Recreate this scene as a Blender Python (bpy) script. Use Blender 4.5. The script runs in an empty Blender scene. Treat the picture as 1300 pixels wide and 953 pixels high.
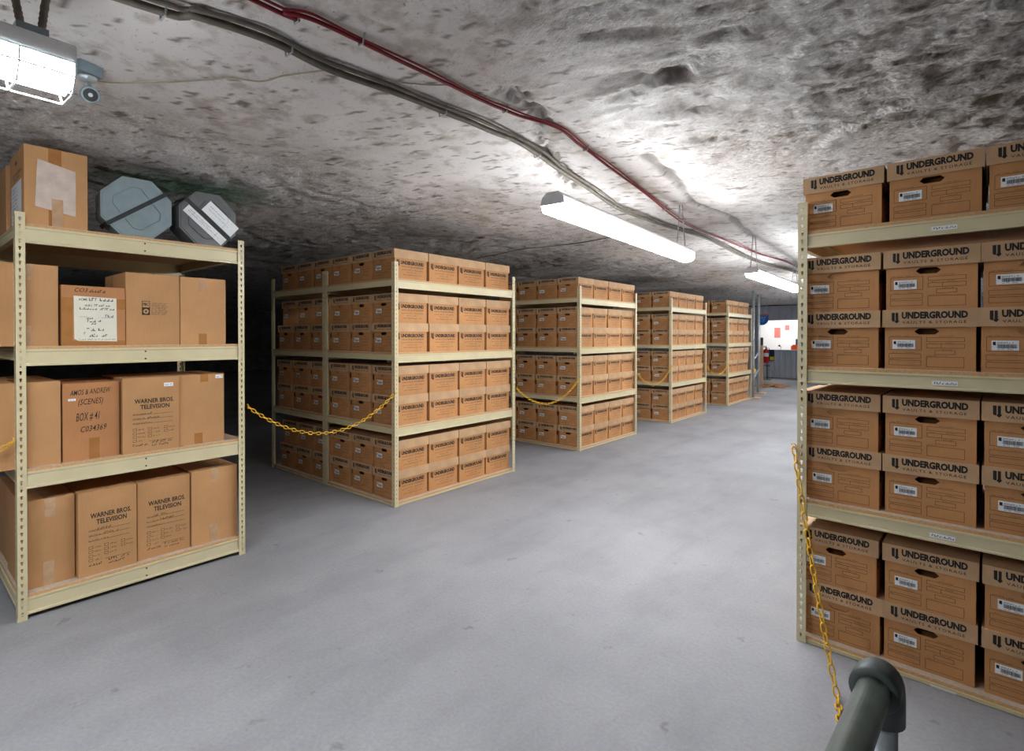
import bpy, bmesh, math, random
import numpy as np
from mathutils import Vector, Matrix

S = bpy.context.scene
C = S.collection
PI = math.pi
R = math.radians
random.seed(7)

# ---- camera ------------------------------------------------------------------
W_, H_ = 1300, 953
F_PX = 675.9
cam_data = bpy.data.cameras.new('camera')
cam_data.sensor_fit = 'HORIZONTAL'
cam_data.sensor_width = 36
cam_data.lens = F_PX / W_ * 36
cam_data.shift_y = -(H_ / 2 - 431.5) / W_
cam_data.clip_start = .02
cam = bpy.data.objects.new('camera', cam_data)
C.objects.link(cam)
cam.location = (0, 0, 1.5)
cam.rotation_euler = (PI / 2 - .0077, 0, .6975)
S.camera = cam

# ---- world, exposure ----------------------------------------------------------
w = bpy.data.worlds.new('world'); S.world = w; w.use_nodes = True
w.node_tree.nodes['Background'].inputs[0].default_value = (0, 0, 0, 1)
w.node_tree.nodes['Background'].inputs[1].default_value = 0
S.view_settings.view_transform = 'Standard'
S.view_settings.look = 'None'
S.view_settings.gamma = 1
S.view_settings.use_curve_mapping = False
S.view_settings.exposure = 2.35
S.cycles.use_denoising = True
S.cycles.max_bounces = 8
S.cycles.diffuse_bounces = 5
S.cycles.sample_clamp_indirect = 10
S.cycles.caustics_reflective = False
S.cycles.caustics_refractive = False
LAMP = 12.5           # strength of the fluorescent tubes' diffusers
NEAR_LAMP = 12.0
ROOM_W = 18           # the lit room behind the far window

# ---- rock ceiling height field -------------------------------------------------
import numpy as np
def _hash(i, j, seed):
    h = (i.astype(np.int64) * 374761393 + j.astype(np.int64) * 668265263 + seed * 1442695041) & 0x7fffffff
    h = (h ^ (h >> 13)) * 1274126177 & 0x7fffffff
    h = (h ^ (h >> 16)) & 0xffff
    return h / 65535.0
def vnoise(x, y, seed=0):
    xi = np.floor(x); yi = np.floor(y); fx = x - xi; fy = y - yi
    fx = fx * fx * fx * (fx * (fx * 6 - 15) + 10); fy = fy * fy * fy * (fy * (fy * 6 - 15) + 10)
    a = _hash(xi, yi, seed); b = _hash(xi + 1, yi, seed); c = _hash(xi, yi + 1, seed); d = _hash(xi + 1, yi + 1, seed)
    return (a + (b - a) * fx + (c - a) * fy + (a - b - c + d) * fx * fy) * 2 - 1
def fbm(x, y, o, seed=0):
    s = 0; a = 1.0; t = 0
    for k in range(o):
        s = s + a * vnoise(x * 2 ** k + 17.3 * k, y * 2 ** k - 9.1 * k, seed + k); t += a; a *= .5
    return s / t
def sstep(a, b, x):
    t = np.clip((x - a) / (b - a), 0, 1); return t * t * (3 - 2 * t)
def seg_dist(x, y, pts):
    best = None
    for (ax, ay), (bx, by) in zip(pts[:-1], pts[1:]):
        dx, dy = bx - ax, by - ay
        t = np.clip(((x - ax) * dx + (y - ay) * dy) / (dx * dx + dy * dy), 0, 1)
        d = np.hypot(x - ax - t * dx, y - ay - t * dy)
        best = d if best is None else np.minimum(best, d)
    return best
SEAM = [(-1.53, 1.76), (-1.60, 2.10), (-1.78, 2.40), (-2.00, 2.86), (-2.15, 3.20)]
CRACK = [(-1.45, 3.00), (-1.50, 3.60), (-1.69, 4.35), (-1.60, 5.00), (-1.75, 6.20)]
def rock(x, y):
    """height of the ceiling and its roughness (0 planed, 1 broken) at floor position x, y"""
    x = np.asarray(x, float); y = np.asarray(y, float)
    wx = x + .25 * fbm(x * .9, y * .9, 3, 5); wy = y + .25 * fbm(x * .9 + 40, y * .9, 3, 6)
    right = sstep(-1.6, -.85, wx); left = sstep(-2.75, -3.5, wx)
    rough = np.clip(np.maximum(right, left * .6) * (.75 + .5 * fbm(x * .8, y * .8, 2, 9)), 0, 1)
    z = 2.585 + .045 * fbm(x * .45, y * .45, 2, 1) + .03 * fbm(wx * 1.4, wy * 1.4, 3, 2)
    # ledges: the broken rock breaks off in layers whose edges run across the aisle
    q = (wx * .35 + wy * 1.0) * 2.2 + 1.6 * fbm(wx * .9, wy * .9, 4, 11)
    saw = q - np.floor(q)
    z = z + rough * .022 * (sstep(0, .8, saw) - sstep(.82, 1, saw) - .4) * (.4 + .9 * (fbm(wx * 1.1, wy * 1.1, 2, 13) * .5 + .5))
    z = z + rough * .022 * fbm(wx * 8, wy * 10, 5, 21) + rough * .010 * fbm(x * 26, y * 30, 3, 24) + (.004 + .0 * x) * fbm(x * 9, y * 9, 3, 22)
    # chips
    c = fbm(wx * 4 + wy * 3, wy * 15 - wx * 5, 4, 31)
    z = z + (.12 + rough) * .016 * sstep(.22, .42, c)
    # fine flaking of the broken rock
    z = z + rough * .010 * np.abs(fbm(wx * 16 + wy * 8, wy * 30 - wx * 9, 3, 33))
    # broken hollow right of the red cable
    h = np.exp(-(((x + .98) / .36) ** 2 + ((y - 2.2) / .32) ** 2))
    z = z + .085 * h * (.35 + .65 * sstep(-.25, .35, fbm(wx * 3.2, wy * 7, 4, 41)))
    # seam and long crack
    s = seg_dist(wx * .25 + x * .75, wy * .25 + y * .75, SEAM) + .05 * fbm(x * 6, y * 6, 3, 51)
    z = z + .045 * (1 - sstep(.01, .08, s)) * sstep(-.3, .3, fbm(x * 22, y * 26, 4, 52))
    s2 = seg_dist(x, y, CRACK) + .03 * fbm(x * 5, y * 5, 3, 53)
    z = z + .035 * (1 - sstep(.0, .05, s2)) - .02 * sstep(.0, .35, s2) * (x > -1.5)
    return z, rough
def rock_dirt(x, y):
    """brown clay exposed in the seam, the crack and the broken hollow"""
    wx = x + .25 * fbm(x * .9, y * .9, 3, 5); wy = y + .25 * fbm(x * .9 + 40, y * .9, 3, 6)
    s = seg_dist(wx * .25 + x * .75, wy * .25 + y * .75, SEAM) + .06 * fbm(x * 6, y * 6, 3, 51)
    d = (1 - sstep(.01, .10, s)) * sstep(-.15, .25, fbm(x * 16, y * 22, 3, 52)) * .8
    s2 = seg_dist(x, y, CRACK) + .03 * fbm(x * 5, y * 5, 3, 53)
    d = np.maximum(d, (1 - sstep(.0, .045, s2)) * .7)
    h = np.exp(-(((x + .98) / .40) ** 2 + ((y - 2.2) / .34) ** 2))
    d = np.maximum(d, h * sstep(.0, .30, fbm(wx * 4 + wy * 3, wy * 15 - wx * 5, 4, 43)) * .9)
    d = np.maximum(d, sstep(.42, .50, fbm(x * 9 + y * 5, y * 30 - x * 10, 4, 61)) * .8)
    return d

# ---- helpers -----------------------------------------------------------------
def srgb(r, g, b):
    f = lambda c: (c / 255 / 12.92) if c / 255 <= .04045 else ((c / 255 + .055) / 1.055) ** 2.4
    return (f(r), f(g), f(b), 1)

class MB:
    """collects faces and builds them as one mesh object"""
    def __init__(s): s.v = []; s.f = []; s.m = []
    def face(s, pts, mi=0):
        n = len(s.v); s.v += [tuple(p) for p in pts]; s.f.append(tuple(range(n, n + len(pts)))); s.m.append(mi)
    def mesh(s, vs, fs, mi=0, M=None):
        n = len(s.v)
        s.v += [tuple(M @ Vector(p)) if M is not None else tuple(p) for p in vs]
        s.f += [tuple(i + n for i in f) for f in fs]; s.m += [mi] * len(fs)
    def box(s, x0, x1, y0, y1, z0, z1, mi=0, M=None):
        vs = [(x, y, z) for z in (z0, z1) for y in (y0, y1) for x in (x0, x1)]
        s.mesh(vs, [(0, 2, 3, 1), (4, 5, 7, 6), (0, 1, 5, 4), (2, 6, 7, 3), (0, 4, 6, 2), (1, 3, 7, 5)], mi, M)
    def tube(s, pts, r, n=8, mi=0, cap=True, closed=False):
        pts = [Vector(p) for p in pts]; N = len(pts); rings = []
        def tan(i):
            for k in range(1, N):
                a, c_ = (pts[(i + k) % N], pts[(i - k) % N]) if closed else (pts[min(i + k, N - 1)], pts[max(i - k, 0)])
                if (a - c_).length > 1e-7: return (a - c_).normalized()
            return Vector((0, 0, 1))
        rr = r if isinstance(r, (list, tuple)) else [r] * N
        prev = None
        for i, p in enumerate(pts):
            t = tan(i)
            if prev is None:
                a = Vector((0, 0, 1)) if abs(t.z) < .9 else Vector((1, 0, 0))
                u = t.cross(a).normalized()
            else:
                u = (prev - t * prev.dot(t)).normalized()
            prev = u; v = t.cross(u)
            rings.append([p + (u * math.cos(2 * PI * k / n) + v * math.sin(2 * PI * k / n)) * rr[i] for k in range(n)])
        b = len(s.v)
        for g in rings: s.v += [tuple(q) for q in g]
        for i in range(N if closed else N - 1):
            j = (i + 1) % N
            for k in range(n):
                s.f.append((b + i * n + k, b + i * n + (k + 1) % n, b + j * n + (k + 1) % n, b + j * n + k)); s.m.append(mi)
        if cap and not closed:
            s.f.append(tuple(b + k for k in range(n))[::-1]); s.m.append(mi)
            s.f.append(tuple(b + (N - 1) * n + k for k in range(n))); s.m.append(mi)
    def prism(s, poly, d0, d1, fr, mi=0):
        """poly of 2-D points in the frame fr=(origin,u,v), pushed from d0 to d1 along u x v"""
        o, u, v = [Vector(q) for q in fr]; nrm = u.cross(v).normalized()
        a = [o + u * p[0] + v * p[1] + nrm * d0 for p in poly]; b = [o + u * p[0] + v * p[1] + nrm * d1 for p in poly]
        n = len(poly)
        s.mesh(a + b, [tuple(range(n))[::-1], tuple(range(n, 2 * n))] + [(i, (i + 1) % n, n + (i + 1) % n, n + i) for i in range(n)], mi)
    def data(s, name, mats, smooth=False):
        me = bpy.data.meshes.new(name); me.from_pydata(s.v, [], s.f)
        for m in mats: me.materials.append(m)
        me.polygons.foreach_set('material_index', s.m)
        if smooth: me.polygons.foreach_set('use_smooth', [True] * len(s.f))
        me.update(); return me
    def build(s, name, mats, parent=None, loc=None, smooth=False):
        if not isinstance(mats, (list, tuple)): mats = [mats]
        return put(name, s.data(name, mats, smooth), parent, loc)

def put(name, me, parent=None, loc=None):
    o = bpy.data.objects.new(name, me); C.objects.link(o)
    if parent: o.parent = parent
    if loc is not None: o.location = loc
    return o
def tag(o, label=None, cat=None, group=None, kind=None):
    if label: o['label'] = label
    if cat: o['category'] = cat
    if group: o['group'] = group
    if kind: o['kind'] = kind
    return o
def empty(name, loc, label, cat, group=None, rz=0):
    o = bpy.data.objects.new(name, None); C.objects.link(o); o.location = loc; o.rotation_euler.z = rz
    o.empty_display_size = .1
    return tag(o, label, cat, group)
def copy_tree(o, parent=None):
    c = o.copy(); C.objects.link(c)
    if parent: c.parent = parent
    for ch in list(o.children): copy_tree(ch, c)
    return c

# ---- materials ---------------------------------------------------------------
def new_mat(name):
    m = bpy.data.materials.new(name); m.use_nodes = True
    nt = m.node_tree; b = nt.nodes['Principled BSDF']; return m, nt, b
def node(nt, t, **kw):
    n = nt.nodes.new(t)
    for k, v in kw.items():
        if k in n.inputs: n.inputs[k].default_value = v
        else: setattr(n, k, v)
    return n
def ramp(nt, stops):
    r = nt.nodes.new('ShaderNodeValToRGB'); e = r.color_ramp.elements
    while len(e) > 1: e.remove(e[-1])
    e[0].position = stops[0][0]; e[0].color = stops[0][1]
    for p, c in stops[1:]:
        k = e.new(p); k.color = c
    return r
def noise(nt, vec, scale, detail=3, rough=.5):
    n = node(nt, 'ShaderNodeTexNoise', Scale=scale, Detail=detail, Roughness=rough)
    nt.links.new(vec, n.inputs['Vector']); return n
def coords(nt, scale=(1, 1, 1), rot=(0, 0, 0)):
    tc = nt.nodes.new('ShaderNodeTexCoord'); mp = nt.nodes.new('ShaderNodeMapping')
    mp.inputs['Scale'].default_value = scale; mp.inputs['Rotation'].default_value = rot
    nt.links.new(tc.outputs['Object'], mp.inputs['Vector']); return mp.outputs['Vector']
def mix(nt, fac, a, b, mode='MIX'):
    m = nt.nodes.new('ShaderNodeMix'); m.data_type = 'RGBA'; m.blend_type = mode
    for sock, val in ((m.inputs[0], fac), (m.inputs[6], a), (m.inputs[7], b)):
        if hasattr(val, 'links'): nt.links.new(val, sock)
        else: sock.default_value = val
    return m.outputs[2]
def bump(nt, b, h, strength, dist=.01):
    n = node(nt, 'ShaderNodeBump', Strength=strength, Distance=dist)
    nt.links.new(h, n.inputs['Height']); nt.links.new(n.outputs[0], b.inputs['Normal'])

def plain(name, col, rough=.5, metal=0, var=.12, scale=30, bmp=0):
    m, nt, b = new_mat(name); v = coords(nt); n = noise(nt, v, scale)
    lo = tuple(c * (1 - var) for c in col[:3]) + (1,); hi = tuple(min(1, c * (1 + var)) for c in col[:3]) + (1,)
    r = ramp(nt, [(.3, lo), (.7, hi)]); nt.links.new(n.outputs[0], r.inputs[0])
    nt.links.new(r.outputs[0], b.inputs['Base Color'])
    b.inputs['Roughness'].default_value = rough; b.inputs['Metallic'].default_value = metal
    if bmp: bump(nt, b, n.outputs[0], bmp, .002)
    return m

def cardboard(name, col, var=.10):
    m, nt, b = new_mat(name)
    v = coords(nt, (1, 1, 1)); n1 = noise(nt, v, 6, 4); v2 = coords(nt, (40, 40, 3)); n2 = noise(nt, v2, 4, 3)
    oi = nt.nodes.new('ShaderNodeObjectInfo')
    lo = tuple(c * (1 - var) for c in col[:3]) + (1,); hi = tuple(min(1, c * (1 + var)) for c in col[:3]) + (1,)
    r = ramp(nt, [(.35, lo), (.65, hi)]); nt.links.new(n1.outputs[0], r.inputs[0])
    r2 = ramp(nt, [(0, (.88, .88, .88, 1)), (1, (1.0, 1.0, 1.0, 1))]); nt.links.new(oi.outputs['Random'], r2.inputs[0])
    r3 = ramp(nt, [(.3, (.94, .94, .94, 1)), (.7, (1, 1, 1, 1))]); nt.links.new(n2.outputs[0], r3.inputs[0])
    c = mix(nt, 1.0, r.outputs[0], r2.outputs[0], 'MULTIPLY'); c = mix(nt, 1.0, c, r3.outputs[0], 'MULTIPLY')
    nt.links.new(c, b.inputs['Base Color']); b.inputs['Roughness'].default_value = .75
    bump(nt, b, n2.outputs[0], .15, .001)
    return m

M = {}
M['box'] = cardboard('file_box_cardboard', srgb(201, 144, 91))
M['lid'] = cardboard('file_box_lid_cardboard', srgb(206, 167, 127))
M['carton'] = cardboard('carton_cardboard', srgb(200, 150, 100), .06)
M['carton_red'] = cardboard('reddish_carton_cardboard', srgb(190, 132, 84), .06)
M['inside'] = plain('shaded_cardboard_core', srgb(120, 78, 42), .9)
M['ink'] = plain('black_ink', (.012, .011, .010), .7)
M['softink'] = plain('thin_brown_black_ink', (.035, .022, .015), .8)
M['paper'] = plain('white_paper', srgb(238, 241, 244), .6, var=.03)
M['cream'] = plain('cream_paper', srgb(226, 222, 204), .6, var=.03)
M['tape'] = plain('brown_packing_tape', srgb(172, 118, 66), .25, var=.10, scale=12)
M['clear_tape'] = plain('clear_packing_tape', srgb(196, 160, 126), .18, var=.12, scale=25)
M['pouch'] = plain('clear_document_pouch', srgb(214, 196, 184), .15, var=.12, scale=18, bmp=.4)
M['rack'] = plain('beige_enamelled_steel', srgb(212, 200, 162), .38, var=.04, scale=8)
M['deck'] = plain('particle_board', srgb(202, 160, 112), .85, var=.15, scale=90)
M['decktop'] = plain('dusty_particle_board_top', srgb(196, 178, 160), .9, var=.12, scale=60)
M['chain'] = plain('yellow_plastic', srgb(232, 178, 30), .35, var=.06)
M['galv'] = plain('galvanised_steel', srgb(170, 176, 180), .35, metal=.25, var=.2, scale=25)
M['greyplastic'] = plain('grey_green_painted_pipe', srgb(96, 106, 100), .38, var=.2, scale=30)
M['greydark'] = plain('dark_grey_fitting', srgb(70, 78, 76), .5, var=.2, scale=30)
M['cable'] = plain('dark_grey_conduit', srgb(104, 96, 86), .6, var=.25, scale=20)
M['redcable'] = plain('red_cable_sheath', srgb(128, 20, 34), .5, var=.15, scale=20)
M['tan'] = plain('tan_wire', srgb(170, 158, 136), .6)
M['housing'] = plain('white_enamelled_lamp_housing', srgb(225, 225, 228), .4, var=.05)
M['wire'] = plain('white_wire_guard', srgb(215, 225, 225), .4)
M['can1'] = plain('blue_grey_fibre_case', srgb(138, 154, 158), .38, var=.10, scale=12)
M['can2'] = plain('dark_grey_fibre_case', srgb(96, 98, 100), .38, var=.15, scale=12)
M['strap'] = plain('dark_web_strap', srgb(50, 54, 56), .7)
M['camgrey'] = plain('grey_camera_enamel', srgb(120, 136, 142), .35, var=.1)
M['black'] = plain('black_plastic', (.012, .012, .014), .3)
M['white'] = plain('white_paint', srgb(225, 225, 225), .6, var=.03)
M['blue'] = plain('blue_sign_face', srgb(30, 110, 200), .4, var=.05)
M['red'] = plain('red_enamel', srgb(200, 22, 30), .3)
M['yellow'] = plain('yellow_sign_face', srgb(240, 215, 20), .5)
M['navy'] = plain('navy_board', srgb(30, 40, 90), .5)
M['wood'] = plain('raw_pine', srgb(205, 165, 130), .8, var=.1)
M['debris'] = plain('brown_cardboard_scrap', srgb(190, 130, 80), .9)
M['pink'] = plain('pink_poster', srgb(215, 120, 110), .6)
M['orange'] = plain('orange_folder', srgb(230, 80, 30), .6)

def emit(name, col, s):
    m, nt, b = new_mat(name); b.inputs['Base Color'].default_value = (.8, .8, .8, 1)
    b.inputs['Emission Color'].default_value = col; b.inputs['Emission Strength'].default_value = s; return m
M['lamp'] = emit('lit_fluorescent_lens', (.93, .97, 1.0, 1), LAMP)
M['lamp_near'] = emit('lit_fluorescent_lens_near', (.93, .97, 1.0, 1), NEAR_LAMP)

# rock salt ceiling
m, nt, b = new_mat('rock_salt'); M['rock'] = m
v = coords(nt); at = nt.nodes.new('ShaderNodeAttribute'); at.attribute_name = 'broken'
n1 = noise(nt, v, 1.3, 4); n2 = noise(nt, coords(nt, (1, 1.25, 1), (0, 0, .5)), 42, 6, .75); n3 = noise(nt, coords(nt, (1, 1.5, 1), (0, 0, .35)), 80, 3, .6); n4 = noise(nt, v, 8, 4, .6)
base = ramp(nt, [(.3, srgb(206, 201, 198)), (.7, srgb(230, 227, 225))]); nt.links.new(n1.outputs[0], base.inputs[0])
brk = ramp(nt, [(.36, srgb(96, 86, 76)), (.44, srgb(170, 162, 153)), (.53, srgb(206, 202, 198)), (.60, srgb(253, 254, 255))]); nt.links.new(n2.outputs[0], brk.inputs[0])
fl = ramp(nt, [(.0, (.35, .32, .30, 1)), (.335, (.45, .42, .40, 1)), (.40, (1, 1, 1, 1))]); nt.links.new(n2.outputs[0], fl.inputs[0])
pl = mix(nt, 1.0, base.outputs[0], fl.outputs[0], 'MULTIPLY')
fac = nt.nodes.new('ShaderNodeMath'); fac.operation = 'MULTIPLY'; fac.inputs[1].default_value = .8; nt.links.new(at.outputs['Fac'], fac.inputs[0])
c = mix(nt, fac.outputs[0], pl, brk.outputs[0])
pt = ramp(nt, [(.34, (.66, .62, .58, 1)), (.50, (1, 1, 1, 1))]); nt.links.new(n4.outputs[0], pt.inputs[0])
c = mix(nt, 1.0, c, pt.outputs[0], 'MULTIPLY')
dt = nt.nodes.new('ShaderNodeAttribute'); dt.attribute_name = 'dirt'
c = mix(nt, dt.outputs['Fac'], c, srgb(92, 78, 66))
# greenish tint multiplied into the rock colour behind the near left rack
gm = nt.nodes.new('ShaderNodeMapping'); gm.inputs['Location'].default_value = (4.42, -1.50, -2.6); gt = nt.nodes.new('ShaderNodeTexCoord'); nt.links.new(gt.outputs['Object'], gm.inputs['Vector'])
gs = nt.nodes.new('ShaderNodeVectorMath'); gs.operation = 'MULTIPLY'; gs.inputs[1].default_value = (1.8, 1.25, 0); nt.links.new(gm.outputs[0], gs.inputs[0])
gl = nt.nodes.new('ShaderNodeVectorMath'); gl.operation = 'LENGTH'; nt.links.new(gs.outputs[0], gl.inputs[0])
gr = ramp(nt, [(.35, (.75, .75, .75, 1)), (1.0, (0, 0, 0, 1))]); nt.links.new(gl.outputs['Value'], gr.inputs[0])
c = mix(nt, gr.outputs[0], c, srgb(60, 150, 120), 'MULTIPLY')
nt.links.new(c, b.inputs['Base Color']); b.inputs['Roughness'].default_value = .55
ad = nt.nodes.new('ShaderNodeMath'); ad.operation = 'MULTIPLY_ADD'; ad.inputs[1].default_value = .6
nt.links.new(n3.outputs[0], ad.inputs[0]); nt.links.new(n2.outputs[0], ad.inputs[2])
bs = nt.nodes.new('ShaderNodeMath'); bs.operation = 'MULTIPLY_ADD'; bs.inputs[1].default_value = .75; bs.inputs[2].default_value = .28
nt.links.new(at.outputs['Fac'], bs.inputs[0])
bn = node(nt, 'ShaderNodeBump', Distance=.02); nt.links.new(bs.outputs[0], bn.inputs['Strength'])
nt.links.new(ad.outputs[0], bn.inputs['Height']); nt.links.new(bn.outputs[0], b.inputs['Normal'])

# concrete floor
m, nt, b = new_mat('dusty_concrete'); M['floor'] = m
v = coords(nt); n1 = noise(nt, v, .7, 5, .6); n2 = noise(nt, v, 60, 4, .7); n3 = noise(nt, coords(nt, (1, .35, 1), (0, 0, .3)), 2.6, 5, .6); n4 = noise(nt, v, 9, 3, .6)
a = ramp(nt, [(.35, srgb(142, 142, 147)), (.65, srgb(161, 161, 165))]); nt.links.new(n1.outputs[0], a.inputs[0])
s = ramp(nt, [(.34, (.86, .86, .87, 1)), (.52, (1, 1, 1, 1))]); nt.links.new(n3.outputs[0], s.inputs[0])
g = ramp(nt, [(.3, (.86, .86, .86, 1)), (.7, (1.06, 1.06, 1.06, 1))]); nt.links.new(n2.outputs[0], g.inputs[0])
sp = ramp(nt, [(.27, (.72, .71, .70, 1)), (.34, (1, 1, 1, 1))]); nt.links.new(n4.outputs[0], sp.inputs[0])
c = mix(nt, 1, a.outputs[0], s.outputs[0], 'MULTIPLY'); c = mix(nt, 1, c, g.outputs[0], 'MULTIPLY'); c = mix(nt, 1, c, sp.outputs[0], 'MULTIPLY')
nt.links.new(c, b.inputs['Base Color']); b.inputs['Roughness'].default_value = .7
bump(nt, b, n2.outputs[0], .25, .003)

# corrugated wall paint
M['corr'] = plain('grey_corrugated_steel', srgb(192, 197, 207), .45, var=.08, scale=3)
M['trimdark'] = plain('dark_brown_timber', srgb(60, 48, 40), .8)

# ---- the setting -------------------------------------------------------------
X_L, X_R, Y_B, Y_F = -24.0, 7.0, -7.0, 20.8
def span(*segs):
    out = []
    for a, b_, st in segs:
        n = max(1, int(round((b_ - a) / st))); out += list(np.linspace(a, b_, n, endpoint=False))
    out.append(segs[-1][1]); return np.array(out)
gx = span((X_L, -12, .25), (-12, -6, .08), (-6, 1.8, .0175), (1.8, X_R, .09))
gy = span((Y_B, -.2, .10), (-.2, 5.5, .0175), (5.5, 10, .035), (10, Y_F + .15, .09))
GX, GY = np.meshgrid(gx, gy)
GZ, GR = rock(GX, GY)
nx, ny = len(gx), len(gy)
me = bpy.data.meshes.new('ceiling')
co = np.stack([GX, GY, GZ], -1).reshape(-1, 3).astype(np.float32)
idx = np.arange(nx * ny).reshape(ny, nx)
q = np.stack([idx[:-1, :-1], idx[1:, :-1], idx[1:, 1:], idx[:-1, 1:]], -1).reshape(-1, 4).astype(np.int32)
me.vertices.add(len(co)); me.vertices.foreach_set('co', co.ravel())
me.loops.add(q.size); me.loops.foreach_set('vertex_index', q.ravel())
me.polygons.add(len(q)); me.polygons.foreach_set('loop_start', np.arange(0, q.size, 4, dtype=np.int32))
me.update(calc_edges=True); me.validate()
me.polygons.foreach_set('use_smooth', np.ones(len(q), bool))
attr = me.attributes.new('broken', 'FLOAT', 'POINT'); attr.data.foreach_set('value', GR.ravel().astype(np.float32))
attr = me.attributes.new('dirt', 'FLOAT', 'POINT'); attr.data.foreach_set('value', rock_dirt(GX, GY).ravel().astype(np.float32))
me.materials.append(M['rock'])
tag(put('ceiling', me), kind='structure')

def ceil(x, y): return float(rock(x, y)[0])

mb = MB(); mb.box(X_L - .2, X_R + .2, Y_B - .2, Y_F + 3.2, -.15, 0); tag(mb.build('floor', M['floor']), kind='structure')
M['shaderock'] = plain('rock_darkened_for_shade', srgb(78, 74, 70), .9, var=.35, scale=4, bmp=.5)  # gloom of the unlit far left put into the wall's rock colour
def rockwall(name, p0, p1, mat='rock'):
    """rough salt wall between two floor points"""
    L = math.dist(p0, p1); n = int(L / .12); k = 22
    dx, dy = (p1[0] - p0[0]) / L, (p1[1] - p0[1]) / L
    t = np.linspace(0, L, n + 1); h = np.linspace(-.02, 2.9, k + 1); T, Hh = np.meshgrid(t, h)
    d = .10 * fbm(T * 1.2, Hh * 1.5, 4, 71) + .15
    P = np.stack([p0[0] + dx * T + dy * d, p0[1] + dy * T - dx * d, Hh], -1).reshape(-1, 3)
    mb = MB(); mb.v = [tuple(p) for p in P]
    for j in range(k):
        for i in range(n):
            a_ = j * (n + 1) + i; mb.f.append((a_, a_ + 1, a_ + n + 2, a_ + n + 1)); mb.m.append(0)
    tag(mb.build(name, M[mat], smooth=True), kind='structure')
rockwall('wall_left', (X_L, Y_B), (X_L, Y_F), 'shaderock')
rockwall('wall_right', (X_R, Y_F), (X_R, Y_B))
rockwall('wall_back', (X_R, Y_B), (X_L, Y_B))
# corrugated far wall with the window opening into the lit room
WX0, WX1, WZ0, WZ1 = -5.56, -4.30, 1.01, 2.06
def corrugated(mb, x0, x1, z0, z1, y=Y_F):
    x = x0; P = [(x0, 0)]
    pat = [(.10, 0), (.02, .025), (.04, .025), (.02, 0)]; i = 0
    while x < x1 - 1e-6:
        dx, d = pat[i % 4]; x = min(x + dx, x1); P.append((x, d)); i += 1
    for (a, da), (c_, dc) in zip(P[:-1], P[1:]):
        mb.face([(a, y - da, z0), (c_, y - dc, z0), (c_, y - dc, z1), (a, y - da, z1)])
        mb.face([(c_, y + .04, z0), (a, y + .04, z0), (a, y + .04, z1), (c_, y + .04, z1)])
mb = MB()
corrugated(mb, X_L, WX0, 0, 2.66); corrugated(mb, WX1, X_R, 0, 2.66)
corrugated(mb, WX0, WX1, 0, WZ0); corrugated(mb, WX0, WX1, WZ1, 2.66)
tag(mb.build('wall_far', M['corr']), kind='structure')
mb = MB(); mb.box(X_L, X_R, Y_F - .05, Y_F + .05, 2.58, 2.72); tag(mb.build('trim_1', M['trimdark']), kind='structure')
mb = MB()
mb.box(WX0 - .03, WX0, Y_F - .05, Y_F + .06, WZ0 - .03, WZ1 + .03); mb.box(WX1, WX1 + .03, Y_F - .05, Y_F + .06, WZ0 - .03, WZ1 + .03)
mb.box(WX0, WX1, Y_F - .07, Y_F + .06, WZ0 - .04, WZ0); mb.box(WX0, WX1, Y_F - .05, Y_F + .06, WZ1, WZ1 + .03)
win = tag(mb.build('window_1', M['white']), kind='structure')
# room behind the window
mb = MB()
mb.box(-7.5, -2.5, Y_F + 2.9, Y_F + 3.0, 0, 2.7); mb.box(-7.6, -7.5, Y_F + .06, Y_F + 3.0, 0, 2.7); mb.box(-2.5, -2.4, Y_F + .06, Y_F + 3.0, 0, 2.7)
mb.box(-7.6, -2.4, Y_F + .06, Y_F + 3.0, 2.7, 2.8)
tag(mb.build('wall_office', M['white']), kind='structure')
ld = bpy.data.lights.new('office_light', 'AREA'); ld.energy = ROOM_W; ld.size = 2.0; ld.color = (1, .96, .92)
lo = bpy.data.objects.new('office_light', ld); C.objects.link(lo); lo.location = (-5, Y_F + 1.5, 2.62)

# ---- plates with holes, printed text -------------------------------------------
def ray_in(fn, ang, hi=1.0):
    lo, h = 0, hi
    for _ in range(30):
        m_ = (lo + h) / 2
        if fn(m_ * math.cos(ang), m_ * math.sin(ang)): lo = m_
        else: h = m_
    return lo
def holed(cx, cy, x0, x1, y0, y1, fn, n=14):
    """inner and outer rings round a hole fn centred at cx, cy inside a rectangle"""
    angs = sorted([2 * PI * k / n + .01 for k in range(n)] + [math.atan2(y - cy, x - cx) % (2 * PI) for x in (x0, x1) for y in (y0, y1)])
    inner, outer = [], []
    for a in angs:
        t = ray_in(fn, a); inner.append((cx + t * math.cos(a), cy + t * math.sin(a)))
        ca, sa = math.cos(a), math.sin(a); ts = []
        if abs(ca) > 1e-9: ts.append(((x1 if ca > 0 else x0) - cx) / ca)
        if abs(sa) > 1e-9: ts.append(((y1 if sa > 0 else y0) - cy) / sa)
        t = min(ts); outer.append((cx + t * ca, cy + t * sa))
    return inner, outer
def pill(hw, r): return lambda x, y: (abs(x) <= hw and abs(y) <= r) or math.hypot(abs(x) - hw, y) <= r
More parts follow.
